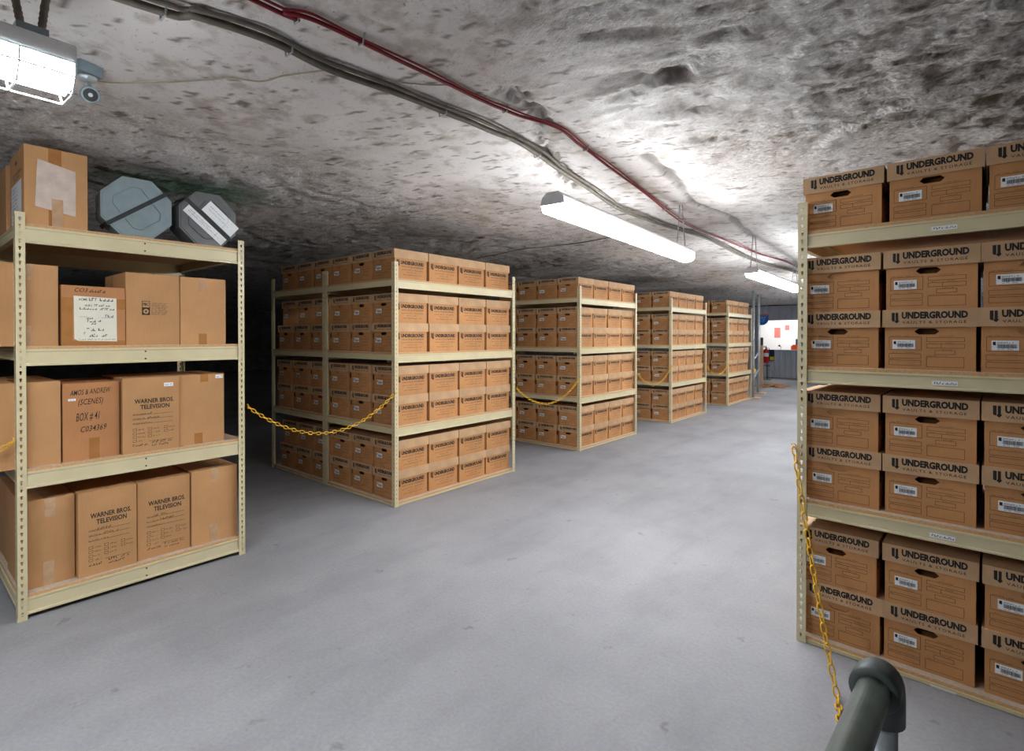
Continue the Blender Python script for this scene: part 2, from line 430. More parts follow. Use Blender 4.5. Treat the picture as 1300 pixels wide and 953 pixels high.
def plate_hole(mb, to3, cx, cy, x0, x1, y0, y1, fn, depth, mi=0, mi_in=0, n=14, back=True):
    """to3(x, y, d) maps plate coordinates and depth behind the face to 3-D"""
    I, O = holed(cx, cy, x0, x1, y0, y1, fn, n); N = len(I)
    for k in range(N):
        j = (k + 1) % N
        mb.face([to3(*I[k], 0), to3(*O[k], 0), to3(*O[j], 0), to3(*I[j], 0)], mi)
        mb.face([to3(*I[j], 0), to3(*I[j], depth), to3(*I[k], depth), to3(*I[k], 0)], mi_in)
        if back: mb.face([to3(*I[j], depth), to3(*O[j], depth), to3(*O[k], depth), to3(*I[k], depth)], mi)

_text = {}
def text_mesh(s, bold=.0, shear=0, spacing=1.0):
    key = (s, bold, shear, spacing)
    if key in _text: return _text[key]
    cu = bpy.data.curves.new('lettering', 'FONT'); cu.body = s; cu.resolution_u = 2; cu.offset = bold; cu.shear = shear
    cu.space_character = spacing; cu.fill_mode = 'FRONT'
    ob = bpy.data.objects.new('lettering', cu); C.objects.link(ob)
    dg = bpy.context.evaluated_depsgraph_get(); me = bpy.data.meshes.new_from_object(ob.evaluated_get(dg))
    vs = [(v.co.x, v.co.y) for v in me.vertices]; fs = [tuple(p.vertices) for p in me.polygons]
    bpy.data.objects.remove(ob); bpy.data.curves.remove(cu); bpy.data.meshes.remove(me)
    x0 = min(v[0] for v in vs); x1 = max(v[0] for v in vs); y0 = min(v[1] for v in vs); y1 = max(v[1] for v in vs)
    _text[key] = ([((x - x0) / (x1 - x0), (y - y0) / (y1 - y0)) for x, y in vs], fs, (x1 - x0) / (y1 - y0))
    return _text[key]
def put_text(mb, s, fr, x0, x1, y0, y1, mi, bold=.0, shear=0, spacing=1.0, lift=.0006, rot=0):
    """letters scaled into the rectangle x0..x1, y0..y1 of the frame fr=(origin,u,v)"""
    vs, fs, asp = text_mesh(s, bold, shear, spacing); o, u, v = [Vector(q) for q in fr]; n = u.cross(v).normalized()
    cr, sr = math.cos(rot), math.sin(rot); mx, my = (x0 + x1) / 2, (y0 + y1) / 2; P = []
    for a, b_ in vs:
        X, Y = x0 + a * (x1 - x0) - mx, y0 + b_ * (y1 - y0) - my
        X, Y = X * cr - Y * sr + mx, X * sr + Y * cr + my
        P.append(tuple(o + u * X + v * Y + n * lift))
    mb.mesh(P, fs, mi)
def rect(mb, fr, x0, x1, y0, y1, mi, lift=.0005):
    o, u, v = [Vector(q) for q in fr]; n = u.cross(v).normalized()
    mb.face([o + u * a + v * b_ + n * lift for a, b_ in ((x0, y0), (x1, y0), (x1, y1), (x0, y1))], mi)
def outline(mb, fr, x0, x1, y0, y1, mi, t=.0014):
    rect(mb, fr, x0, x1, y0, y0 + t, mi); rect(mb, fr, x0, x1, y1 - t, y1, mi)
    rect(mb, fr, x0, x0 + t, y0 + t, y1 - t, mi); rect(mb, fr, x1 - t, x1, y0 + t, y1 - t, mi)
def scribble(mb, fr, x0, x1, y, h, mi, seed=0, lift=.0006):
    """a line of tiny unreadable lettering: a row of small strokes"""
    r = random.Random(seed); x = x0
    while x < x1:
        wd = r.uniform(.4, .9) * h
        if r.random() < .84:
            k = r.random()
            if k < .5: rect(mb, fr, x, x + wd * .35, y, y + h, mi, lift)
            rect(mb, fr, x, x + wd, y + (h * .75 if k < .3 else 0), y + (h if k < .3 else h * .3), mi, lift)
            if k > .6: rect(mb, fr, x + wd * .7, x + wd, y, y + h * .8, mi, lift + .0001)
        x += wd * 1.35
def logo(mb, fr, x0, x1, y0, y1, mi):
    o, u, v = [Vector(q) for q in fr]; n = u.cross(v).normalized(); w_, h_ = x1 - x0, y1 - y0
    def poly(pp): mb.face([o + u * (x0 + a * w_) + v * (y0 + b_ * h_) + n * .0006 for a, b_ in pp], mi)
    poly([(0, .30), (.10, .20), (.30, .17), (.42, .20), (.42, 1), (0, 1)])
    poly([(.55, .30), (.90, .30), (.90, 1), (.55, 1)])
    poly([(.40, .16), (.55, .30), (.55, .22), (.90, .22), (.90, .30), (1.05, .20), (.72, 0)][:1] + [(.72, 0), (1.05, .22), (.90, .30), (.55, .30)])

# ---- file box -----------------------------------------------------------------
BW, BL, BH = .312, .366, .258
LW, LL, LH, TH = .330, .388, .078, .2645
def box_body(flap):
    mb = MB(); t = .006; hw, hl = BW / 2, BL / 2
    hz = TH - LH - .019; visible = TH - LH
    for sgn in (-1, 1):
        if sgn < 0: to3 = lambda x, y, d: (x, -hl + d, y)
        else: to3 = lambda x, y, d: (-x, hl - d, y)
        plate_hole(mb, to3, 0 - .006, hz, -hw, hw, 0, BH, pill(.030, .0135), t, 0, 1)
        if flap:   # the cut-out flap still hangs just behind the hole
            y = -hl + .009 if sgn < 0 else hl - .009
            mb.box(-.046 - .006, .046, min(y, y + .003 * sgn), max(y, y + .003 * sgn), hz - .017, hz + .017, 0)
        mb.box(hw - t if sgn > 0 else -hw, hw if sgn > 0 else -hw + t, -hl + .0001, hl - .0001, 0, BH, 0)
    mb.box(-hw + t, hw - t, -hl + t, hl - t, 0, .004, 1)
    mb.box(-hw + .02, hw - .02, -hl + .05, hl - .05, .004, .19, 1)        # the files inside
    # printed form on the end
    fr = ((-hw, -hl, 0), (1, 0, 0), (0, 0, 1)); X = lambda f: f * BW; Y = lambda f: (1 - f) * visible
    I = 2
    outline(mb, fr, X(.05), X(.425), Y(.54), Y(.23), I)
    scribble(mb, fr, X(.06), X(.27), Y(.215), .0035, I, 1)
    outline(mb, fr, X(.047), X(.42), Y(.74), Y(.625), I); outline(mb, fr, X(.047), X(.42), Y(.906), Y(.78), I)
    scribble(mb, fr, X(.08), X(.14), Y(.605), .003, I, 2); scribble(mb, fr, X(.25), X(.35), Y(.605), .003, I, 3); scribble(mb, fr, X(.05), X(.10), Y(.765), .003, I, 4)
    scribble(mb, fr, X(.61), X(.77), Y(.225), .0035, I, 5)
    outline(mb, fr, X(.477), X(.886), Y(.34), Y(.244), I)
    outline(mb, fr, X(.477), X(.64), Y(.49), Y(.39), I); outline(mb, fr, X(.6355), X(.886), Y(.49), Y(.39), I)
    scribble(mb, fr, X(.51), X(.58), Y(.375), .003, I, 6); scribble(mb, fr, X(.68), X(.76), Y(.375), .003, I, 7)
    outline(mb, fr, X(.57), X(.79), Y(.635), Y(.54), I); scribble(mb, fr, X(.63), X(.76), Y(.53), .0035, I, 8)
    outline(mb, fr, X(.477), X(.882), Y(.93), Y(.69), I); scribble(mb, fr, X(.49), X(.70), Y(.675), .003, I, 9)
    # advertising print on both long sides
    for sgn in (-1, 1):
        fr = ((hw, -hl, 0), (0, 1, 0), (0, 0, 1)) if sgn > 0 else ((-hw, hl, 0), (0, -1, 0), (0, 0, 1))
        X = lambda f: f * BL
        logo(mb, fr, X(.055), X(.145), Y(.38), Y(.07), 3)
        put_text(mb, 'UNDERGROUND', fr, X(.18), X(.90), Y(.28), Y(.10), 3, .055)
        put_text(mb, 'VAULTS & STORAGE', fr, X(.19), X(.89), Y(.41), Y(.345), 3, .01, spacing=1.25)
        scribble(mb, fr, X(.19), X(.88), Y(.545), .007, 3, 21); scribble(mb, fr, X(.36), X(.66), Y(.665), .007, 3, 22); scribble(mb, fr, X(.22), X(.82), Y(.785), .008, 3, 23)
    return mb.data('box_body', [M['box'], M['inside'], M['softink'], M['ink']])
def box_lid():
    mb = MB(); t = .005; hw, hl = LW / 2, LL / 2; z0, z1 = TH - LH, TH
    mb.box(-hw, hw, -hl, hl, z1 - .004, z1)
    mb.box(-hw, -hw + t, -hl, hl, z0, z1 - .004); mb.box(hw - t, hw, -hl, hl, z0, z1 - .004)
    mb.box(-hw + t, hw - t, -hl, -hl + t, z0, z1 - .004); mb.box(-hw + t, hw - t, hl - t, hl, z0, z1 - .004)
    for sgn in (-1, 1):
        fr = ((-hw, -hl, z0), (1, 0, 0), (0, 0, 1)) if sgn < 0 else ((hw, hl, z0), (-1, 0, 0), (0, 0, 1))
        X = lambda f: f * LW; Y = lambda f: (1 - f) * LH
        logo(mb, fr, X(.105), X(.185), Y(.78), Y(.17), 1)
        put_text(mb, 'UNDERGROUND', fr, X(.215), X(.895), Y(.53), Y(.13), 1, .055)
        put_text(mb, 'VAULTS & STORAGE', fr, X(.22), X(.88), Y(.80), Y(.65), 1, .006, spacing=1.25)
    return mb.data('lid', [M['lid'], M['ink']])
def box_label():
    mb = MB(); visible = TH - LH; X = lambda f: f * BW; Y = lambda f: (1 - f) * visible
    fr = ((-BW / 2, -BL / 2, 0), (1, 0, 0), (0, 0, 1))
    x0, x1, y0, y1 = X(.093), X(.355), Y(.515), Y(.30)
    mb.box(-BW / 2 + x0, -BW / 2 + x1, -BL / 2 - .0012, -BL / 2 - .0004, y0, y1, 0)
    r = random.Random(4); x = x0 + .017
    while x < x1 - .006:
        wd = r.choice([.0007, .0012, .0018]); rect(mb, fr, x, x + wd, y0 + .009, y1 - .015, 1, .0015); x += wd + r.choice([.0006, .0009])
    scribble(mb, fr, x0 + .018, x1 - .012, y1 - .012, .005, 1, 31, .0015); scribble(mb, fr, x0 + .018, x1 - .02, y0 + .003, .004, 1, 32, .0015)
    logo(mb, fr, x0 + .004, x0 + .013, y1 - .020, y1 - .005, 1)
    mb.face([Vector(fr[0]) + Vector((a, -.0016, b_)) for a, b_ in ((x0 + .004, y1 - .018), (x0 + .013, y1 - .020), (x0 + .013, y1 - .005), (x0 + .004, y1 - .005))], 1)
    return mb.data('barcode_label', [M['paper'], M['ink']])
BODY = [box_body(False), box_body(True)]; LID = box_lid(); BARCODE = box_label()
proto = None
def file_box(loc, rz, label, group, flap=False, dlid=0, sticker=(0, 0)):
    e = empty('file_box', loc, label, 'box', group, rz)
    put('box_body', BODY[1 if flap else 0], e)
    l = put('lid', LID, e); l.rotation_euler.z = dlid
    s_ = put('barcode_label', BARCODE, e); s_.location = (sticker[0], 0, sticker[1])
    return e

# ---- steel racks --------------------------------------------------------------
def post_mesh(h=2.15, w_=.040, pitch=.0385, sx=1, sy=1):
    """L-shaped upright with keyholes: legs along +x*sx and +y*sy from the corner at 0,0"""
    mb = MB(); t = .002; n = int(h / pitch); r0 = (h - n * pitch) / 2
    def key(x, y):
        return math.hypot(x, y - .004) <= .0062 or (abs(x) <= .0034 and -.012 <= y <= .004)
    for face in (0, 1):
        if face == 0: to3 = lambda x, y, d: (x * sx, d * sy, y)
        else: to3 = lambda x, y, d: (d * sx, x * sy, y)
        a = 0 if face == 0 else t
        for k in range(n):
            z0 = r0 + k * pitch
            plate_hole(mb, to3, w_ / 2, z0 + pitch / 2, a, w_, z0, z0 + pitch, key, t, 0, 0, 10)
        for z0, z1 in ((0, r0), (h - r0, h)):
            xs = sorted((a * 1.0, w_))
            if face == 0: mb.box(min(a * sx, w_ * sx), max(a * sx, w_ * sx), min(0, t * sy), max(0, t * sy), z0, z1)
            else: mb.box(min(0, t * sx), max(0, t * sx), min(a * sy, w_ * sy), max(a * sy, w_ * sy), z0, z1)
        # rim
        if face == 0: mb.box(min(w_ * sx, (w_ + .0015) * sx), max(w_ * sx, (w_ + .0015) * sx), min(0, t * sy), max(0, t * sy), 0, h)
        else: mb.box(min(0, t * sx), max(0, t * sx), min(w_ * sy, (w_ + .0015) * sy), max(w_ * sy, (w_ + .0015) * sy), 0, h)
    return mb.data('post', [M['rack']])
POST = {(sx, sy): post_mesh(sx=sx, sy=sy) for sx in (-1, 1) for sy in (-1, 1)}
def beam(parent, p0, p1, z0, z1, out, name='beam', dots=False):
    """step beam between two points; out = unit vector to the outside"""
    mb = MB(); a, b_ = Vector((p0[0], p0[1], 0)), Vector((p1[0], p1[1], 0)); o = Vector((out[0], out[1], 0))
    h = z1 - z0; lip = .012
    prof = [(0, 0), (.004, .0), (.004, h * .12), (0, h * .17), (0, h * .83), (.004, h * .88), (.004, h), (-.026, h), (-.026, h - .002), (-.002, h - .002), (-.002, .002), (-.026, .002), (-.026, 0)]
    n = len(prof); vs = []
    for e_ in (a, b_):
        for d, z in prof: vs.append(tuple(e_ + o * (d - .004) + Vector((0, 0, z0 + z))))
    mb.mesh(vs, [(i, (i + 1) % n, n + (i + 1) % n, n + i) for i in range(n)])
    ob = mb.build(name, M['rack'], parent)
    return ob
def deck(parent, x0, x1, y0, y1, z0, z1):
    mb = MB(); mb.box(x0, x1, y0, y1, z0, z1 - .002, 0); mb.box(x0, x1, y0, y1, z1 - .002, z1, 1)
    return mb.build('shelf_deck', [M['deck'], M['decktop']], parent)
def rack(loc, rz, side, length, depth, decks, bh, bh_side, label, group=None, recess=.004, dtk=.016, shared=False, strips=False):
    """origin = aisle-side near corner on the floor; side=+1: the rack runs to +x, -1: to -x;
    length along y, decks = deck top heights"""
    e = empty('storage_rack', loc, label, 'shelving', group, rz)
    s_ = side
    for (a, b_, sy) in ((0, 0, 1), (0, length, -1), (depth, 0, 1), (depth, length, -1)):
        sx = s_ if a == 0 else -s_
        put('post', POST[(sx, sy)], e, (s_ * a, b_, 0))
    for zt in decks:
        zb = zt - dtk
        for b_, o in ((0, -1), (length, 1)):
            h = bh_side if zt > .06 else zb - .004
            beam(e, (s_ * .003, b_ - o * .004), (s_ * (depth - .003), b_ - o * .004), zb - h, zb, (0, o))
        for a, o in ((0, -s_), (depth, s_)):
            h = bh if zt > .06 else zb - .004
            beam(e, (s_ * a - o * .004, .003), (s_ * a - o * .004, length - .003), zb - h, zb, (o, 0))
        x0, x1 = sorted((s_ * .012, s_ * (depth - .012)))
        deck(e, x0, x1, .012, length - .012, zb, zt)
    return e

X0 = -3.761
DECKS = [2.008, 1.352, .702, .034]
SHELF = {0: 'top shelf', 1: 'second shelf', 2: 'third shelf', 3: 'bottom shelf'}
ORD = ['at the aisle corner', 'second from aisle corner', 'third from aisle corner', 'fourth from aisle corner', 'fifth from aisle corner', 'sixth from aisle corner', 'seventh from aisle corner']
def fill(loc, rz, side, who, ncols, nrows, rnd, group, pitch=(.338, .365), start=.045, skip=lambda *a: False, colx=None, rowy=None, yoff=.035):
    """stack file boxes on a rack: a first row whose ends face the viewer, and the aisle column whose long sides face the aisle"""
    c_, s_ = math.cos(rz), math.sin(rz)
    for si, z in enumerate(DECKS):
        for layer in range(1 if si == 0 else 2):
            zz = z + layer * TH
            lay = '' if si == 0 else (' upper layer' if layer else ' lower layer')
            p = rnd.uniform(*pitch); st = start + rnd.uniform(-.008, .012)
            xs = [st + LW / 2 + k * p + rnd.uniform(-.006, .006) for k in range(ncols)]
            if colx and (si, layer) in colx: xs = colx[(si, layer)]
            # allow for the joint between units
            ys = [yoff + LL / 2 + k * .3925 + rnd.uniform(-.001, .001) for k in range(nrows)]
            if nrows > 1:
                slack = 1.645 - .004 - (ys[-1] + LL / 2); add = 0
                gaps = [rnd.random() ** 2 for _ in range(nrows - 1)]; g = sum(gaps) or 1
                for k in range(1, nrows): add += max(0, slack - .03) * gaps[k - 1] / g; ys[k] += add
            if rowy and (si, layer) in rowy: ys = rowy[(si, layer)]
            for k, x in enumerate(xs):
                if skip(si, layer, k, 0): continue
                place(loc, c_, s_, rz, side, x, ys[0] + rnd.uniform(0, .006) * (layer == 0), zz, f'file box, {who}, {SHELF[si]}{lay}, {ORD[k]}' + ('' if 'back' in who else ', label end out') if k else f'file box, {who}, {SHELF[si]}{lay}, {ORD[0]}', group, rnd)
            for k, y in enumerate(ys[1:], 1):
                if skip(si, layer, 0, k): continue
                place(loc, c_, s_, rz, side, xs[0] + rnd.uniform(-.005, .005), y, zz, f'file box, {who}, {SHELF[si]}{lay}, {ORD[k]}, long side out', group, rnd)
def place(loc, c_, s_, rz, side, x, y, z, label, group, rnd):
    X, Y = side * x, y
    file_box((loc[0] + c_ * X - s_ * Y, loc[1] + s_ * X + c_ * Y, z), rz + rnd.uniform(-.006, .006), label, group, rnd.random() < .35, rnd.uniform(-.004, .004), (rnd.uniform(-.004, .012), rnd.uniform(-.006, .004)))

RACKS = [('first file rack', 2.896, 1.645, 6, 4, 'file boxes on the first file rack past the cartons'),
         ('second file rack', 5.858, 1.60, 4, 4, 'file boxes on the second file rack'),
         ('third file rack', 8.738, 1.66, 3, 4, 'file boxes on the third file rack'),
         ('fourth file rack', 11.678, 1.70, 3, 4, 'file boxes on the fourth file rack')]
who_rack = ['steel rack of file boxes along the left aisle, first past the carton rack',
            'steel rack of file boxes along the left aisle, second past the carton rack',
            'steel rack of file boxes along the left aisle, third past the carton rack',
            'steel rack of file boxes at the far end of the left aisle row']
DEPTH = 1.123
for i, (who, y0, ln, nc, nr, grp) in enumerate(RACKS):
    rnd = random.Random(100 + i)
    rack((X0, y0, 0), 0, -1, ln, DEPTH, DECKS, .072, .05, who_rack[i])
    if nc > 3:
        rack((X0 - DEPTH - .004, y0, 0), 0, -1, ln, DEPTH, DECKS, .072, .05,
             'rack bay in the shadows behind the ' + who + ', away from the aisle')
    fill((X0, y0, 0), 0, -1, who, nc, nr, rnd, grp)
RANG = R(2.5)
RLOC = (-.605, 2.907, 0)
rr = rack(RLOC, -RANG, 1, 1.645, DEPTH, DECKS, .072, .064, 'steel rack of file boxes at right, nearest the viewer')
fill(RLOC, -RANG, 1, 'right rack', 3, 1, random.Random(55), 'file boxes on the near right rack', pitch=(.334, .342), start=.006)
fill(RLOC, -RANG, 1, 'right rack back row', 3, 1, random.Random(56), 'file boxes behind the front row of the right rack', pitch=(.334, .342), start=.012, yoff=.45)
# paper strips on the right rack's beams
for zt, xx in ((2.008, .515), (1.352, .520), (.702, .515), (.034, .52)):
    mb = MB(); z = zt - .016 - .036 if zt > .1 else .009; fr = ((xx, .0062, z - .009), (1, 0, 0), (0, 0, 1))
    mb.box(xx, xx + .085, .0062, .0075, z - .009, z + .009 if zt > .1 else z, 0)
    if zt > .1: scribble(mb, fr, .008, .078, .005, .008, 1, 77, .0008)
    mb.build('shelf_label', [M['paper'], M['ink']], rr)

# ---- the carton rack ------------------------------------------------------------
CY0, CY1 = .463, 1.625
CDECK = [2.095, 1.445, .796, .130]
cr = rack((X0, CY0, 0), 0, -1, CY1 - CY0, 1.15, CDECK, .088, .06, 'near left steel rack holding plain cartons and octagonal cases')
for zt in CDECK:      # bolts in the middle of each beam
    mb = MB(); zz = zt - .016
    for dz in (.022, .066):
        mb.tube([(-.010, .581, zz - dz), (-.004, .581, zz - dz)], .0045, 10)
    mb.build('beam_bolt', M['black'], cr)

def carton(y0, y1, z, h, label, depth=.42, x=X0 - .06, mat='carton', top_tape=None, low_tape=None, yaw=0, extra=None, seam=True):
    """upright carton whose front faces the aisle (+x); built round its bottom centre"""
    wd = y1 - y0; e = empty('carton', (x - depth / 2, (y0 + y1) / 2, z), label, 'box', 'cartons on the near left rack', yaw)
    mb = MB(); hd, hw = depth / 2, wd / 2; b_ = .003
    # body with slightly rounded vertical edges and top flaps that meet in a seam
    poly = []
    for cx_, cy_, a0 in ((hd - b_, hw - b_, 0), (-hd + b_, hw - b_, 90), (-hd + b_, -hw + b_, 180), (hd - b_, -hw + b_, 270)):
        for k in range(4):
            a = R(a0 + 30 * k); poly.append((cx_ + b_ * math.cos(a), cy_ + b_ * math.sin(a)))
    mb.prism(poly, 0, h - .004, ((0, 0, 0), (1, 0, 0), (0, 1, 0)))
    for s_ in (-1, 1):
        a, c_ = sorted((s_ * .0012, s_ * (hw - .0008)))
        mb.box(-hd + .001, hd - .001, a, c_, h - .0038, h)
    mb.build('carton_body', M[mat], e)
    fr = ((hd, -hw, 0), (0, 1, 0), (0, 0, 1))
    def strip(name, mt, ya, yb, za, zb, over=0, lift=.0012):
        t = MB(); t.box(hd + .0002, hd + lift, ya - hw, yb - hw, za, zb)
        if over: t.box(hd - over, hd + lift, ya - hw, yb - hw, h + .0002, h + lift)
        return t.build(name, M[mt], e)
    if top_tape: strip('packing_tape', top_tape[0], top_tape[1] * wd - .024, top_tape[1] * wd + .024, h - top_tape[2], h, .30)
    if low_tape: strip('packing_tape', low_tape[0], low_tape[1] * wd - .024, low_tape[1] * wd + .024, .0, low_tape[2])
    if extra: extra(e, fr, hd, hw, h, wd)
    return e

def wb(seed, dy=0, sticker=False):
    def f(e, fr, hd, hw, h, wd):
        mb = MB(); X = lambda a: a * wd; Y = lambda a: (1 - a) * h
        put_text(mb, 'WARNER BROS.', fr, X(.20), X(.90), Y(.265 + dy), Y(.205 + dy), 0, .025)
        put_text(mb, 'TELEVISION', fr, X(.30), X(.82), Y(.345 + dy), Y(.285 + dy), 0, .025)
        for k, (yy, xa) in enumerate(((.415, .30), (.475, .42), (.535, .60))):
            rect(mb, fr, X(.17), X(.88), Y(yy + dy + .004), Y(yy + dy), 1)
            scribble(mb, fr, X(.17), X(.17 + .12 + .1 * k), Y(yy + dy - .004), .006, 1, seed + k)
            if k < 2: scribble(mb, fr, X(xa), X(xa + .25), Y(yy + dy - .004), .010, 0, seed + 9 + k)
        for ci, xa in enumerate((.17, .43, .72)):
            for rj in range(4 if ci == 0 else (3 if ci == 1 else 2)):
                yy = .595 + rj * .05 + dy
                outline(mb, fr, X(xa), X(xa + .07), Y(yy + .032), Y(yy), 1, .0018); scribble(mb, fr, X(xa + .09), X(xa + .20), Y(yy + .025), .007, 1, seed + ci * 5 + rj)
        rect(mb, fr, X(.45), X(.88), Y(.782 + dy), Y(.778 + dy), 1)
        scribble(mb, fr, X(.17), X(.42), Y(.83 + dy), .012, 0, seed + 40); scribble(mb, fr, X(.50), X(.85), Y(.81 + dy), .012, 0, seed + 41); scribble(mb, fr, X(.50), X(.80), Y(.85 + dy), .011, 0, seed + 42)
        mb.build('printed_form', [M['ink'], M['softink']], e)
        if sticker: label_strip(e, fr, X(.72), X(.89), Y(.135), Y(.085))
    return f
def label_strip(e, fr, x0, x1, y0, y1, name='paper_label'):
    mb = MB(); rect(mb, fr, x0, x1, y0, y1, 0, .0008); scribble(mb, fr, x0 + .005, x1 - .005, y0 + (y1 - y0) * .3, (y1 - y0) * .35, 1, 5, .0012)
    return mb.build(name, [M['paper'], M['softink']], e)
def hand(lines):
    def f(e, fr, hd, hw, h, wd):
        mb = MB()
        for s_, xa, xb, ya, yb, rot in lines: put_text(mb, s_, fr, xa * wd, xb * wd, (1 - yb) * h, (1 - ya) * h, 0, .004, .35, 1.05, rot=rot)
        mb.build('marker_writing', M['ink'], e)
        label_strip(e, fr, .09 * wd, .22 * wd, .775 * h, .803 * h)
    return f
def acme(e, fr, hd, hw, h, wd):
    mb = MB(); x0, x1, y0, y1 = .19 * wd, .86 * wd, .08 * h, .83 * h
    mb.face([Vector(fr[0]) + Vector((.0009, a, b_)) for a, b_ in ((x0 + .02, y0), (x1, y0 - .004), (x1 - .002, y1 - .006), (x0 - .002, y1), (x0, y0 + .012))], 0)
    L = .0013; W2 = x1 - x0; H2 = y1 - y0
    mb2 = lambda a, b_, yy, hh, s_, mi: scribble(mb, fr, x0 + a * W2, x0 + b_ * W2, y0 + yy * H2, hh, mi, s_, L)
    put_text(mb, 'ACME', fr, x0 + .10 * W2, x0 + .30 * W2, y0 + .90 * H2, y0 + .95 * H2, 1, .01, lift=L); mb2(.34, .92, .90, .017, 3, 1)
    mb2(.24, .78, .78, .012, 5, 1); mb2(.12, .92, .70, .012, 6, 1)
    for k, (a, b_, yy) in enumerate(((.28, .42, .49), (.30, .48, .42), (.55, .72, .43), (.32, .46, .37), (.28, .38, .27), (.34, .50, .22), (.55, .66, .23), (.22, .46, .14), (.34, .50, .09), (.58, .74, .09), (.72, .92, .54))):
        mb2(a, b_, yy, .014, 50 + k, 2)
    mb2(.1, .95, .02, .006, 9, 1); rect(mb, fr, x0 + .12 * W2, x0 + .30 * W2, y0 + .535 * H2, y0 + .54 * H2, 1, L); rect(mb, fr, x0 + .62 * W2, x0 + .92 * W2, y0 + .52 * H2, y0 + .525 * H2, 1, L)
    mb.build('address_sheet', [M['cream'], M['softink'], M['ink']], e)
    mb = MB(); put_text(mb, 'CO3', fr, .20 * wd, .40 * wd, .895 * h, .965 * h, 0, .004, .3); scribble(mb, fr, .42 * wd, .66 * wd, .90 * h, .016, 0, 12)
    mb.build('marker_writing', M['ink'], e)
    t = MB(); t.box(hd + .0001, hd + .0006, -hw, hw, 0, .085 * h); t.box(hd + .0001, hd + .0006, -hw, hw, .62 * h, .80 * h); t.box(hd + .0001, hd + .0006, -hw, -hw + .05, .085 * h, .62 * h)
    t.build('packing_tape', M['tape'], e)
def recycle(e, fr, hd, hw, h, wd):
    mb = MB(); x0, y0 = .29 * wd, .42 * h; a = .042; b_ = .085
    rect(mb, fr, x0, x0 + a, y0, y0 + b_, 0)
    rect(mb, fr, x0 + .003, x0 + a - .003, y0 + .046, y0 + b_ - .003, 1, .0008)
    put_text(mb, 'PBC', fr, x0 + .006, x0 + a - .006, y0 + .056, y0 + .074, 0, .02, lift=.0012)
    cx_, cy_ = x0 + a / 2, y0 + .022
    o = Vector(fr[0])
    mb.face([o + Vector((.0008, cx_ + .015 * math.cos(k * PI / 8), cy_ + .015 * math.sin(k * PI / 8))) for k in range(16)], 1)
    mb.face([o + Vector((.0012, cx_ + .009 * math.cos(k * 2 * PI / 3 + .5), cy_ + .009 * math.sin(k * 2 * PI / 3 + .5))) for k in range(3)], 0)
    for k in range(8): scribble(mb, fr, x0 + a + .006, x0 + a + .085 + (k % 3) * .004, y0 + .004 + k * .0095, .0052, 0, 60 + k)
    mb.build('printed_mark', [M['ink'], M['carton']], e)
    t = MB(); t.box(hd - .30, hd - .25, -hw - .001, -hw - .0002, h - .09, h); t.build('packing_tape', M['clear_tape'], e)

z1, z2, z3, z4 = CDECK
def pouch(e, fr, hd, hw, h, wd):
    t = MB(); t.box(hd + .0002, hd + .001, -.035, .020, 0, h); t.box(hd - .4, hd + .001, -.035, .020, h + .0002, h + .001)
    t.build('packing_tape', M['tape'], e)
    o = Vector(fr[0]); t = MB()
    P = [(.20, .27), (.84, .17), (.83, .80), (.21, .78)]; P = [(.16 * wd, .24 * h), (.80 * wd, .165 * h), (.80 * wd, .755 * h), (.20 * wd, .84 * h)]
    t.mesh([o + Vector((.0014, a, b_)) for a, b_ in P] + [o + Vector((.0035, a, b_)) for a, b_ in P], [(0, 1, 2, 3)[::-1], (4, 5, 6, 7), (0, 1, 5, 4), (1, 2, 6, 5), (2, 3, 7, 6), (3, 0, 4, 7)])
    t.build('document_pouch', M['pouch'], e)
    t = MB(); t.box(hd + .0036, hd + .0046, -.022, .026, 0, .36 * h); t.build('packing_tape', M['clear_tape'], e)
    # delivery sheet and hand hole on the side facing the viewer
    t = MB(); fs = ((-hd, -hw, 0), (1, 0, 0), (0, 0, 1)); D = 2 * hd
    rect(t, fs, .10 * D, .84 * D, .08 * h, .60 * h, 0, .0008)
    for k in range(9): scribble(t, fs, .16 * D, (.5 + .03 * (k % 4)) * D, .12 * h + k * .022, .008, 1, 90 + k, .0012)
    t.build('delivery_sheet', [M['paper'], M['softink']], e)
    t = MB(); o = Vector(fs[0]); pts = [(.47 * D + .035 * math.cos(a) * 1.0, .86 * h + .012 * math.sin(a)) for a in [2 * PI * k / 14 for k in range(14)]]
    t.face([o + Vector((a, -.0006, b_)) for a, b_ in pts]); t.build('hand_hole', M['inside'], e)
    t = MB(); scribble(t, fs, .15 * D, .85 * D, .70 * h, .016, 0, 23); scribble(t, fs, .3 * D, .7 * D, .65 * h, .012, 0, 24); t.build('printed_text', M['softink'], e)
carton(.505, .775, z1, .425, 'tall brown carton with taped document pouch, on top of near left rack', .44, X0 - .035, extra=pouch)
carton(.49, .745, z1, .40, 'brown carton on top of near left rack, behind the pouch carton', .40, X0 - .035 - .47)

# second shelf
carton(.372, .645, z2, .440, 'plain carton, second shelf of near left rack, at the left post', .45, X0 - .045, top_tape=('clear_tape', .52, .085), low_tape=('clear_tape', .5, .11))
carton(.655, .950, z2, .338, 'worn carton with a cream address sheet, second shelf of near left rack', .34, X0 - .035, 'carton_red', extra=acme)
carton(.954, 1.241, z2, .436, 'carton with small black printed mark, second shelf of near left rack', .44, X0 - .045, extra=recycle)
carton(1.245, 1.521, z2, .434, 'plain carton, second shelf of near left rack, nearest the right post', .44, X0 - .045, top_tape=('tape', .48, .09), low_tape=('tape', .48, .07))
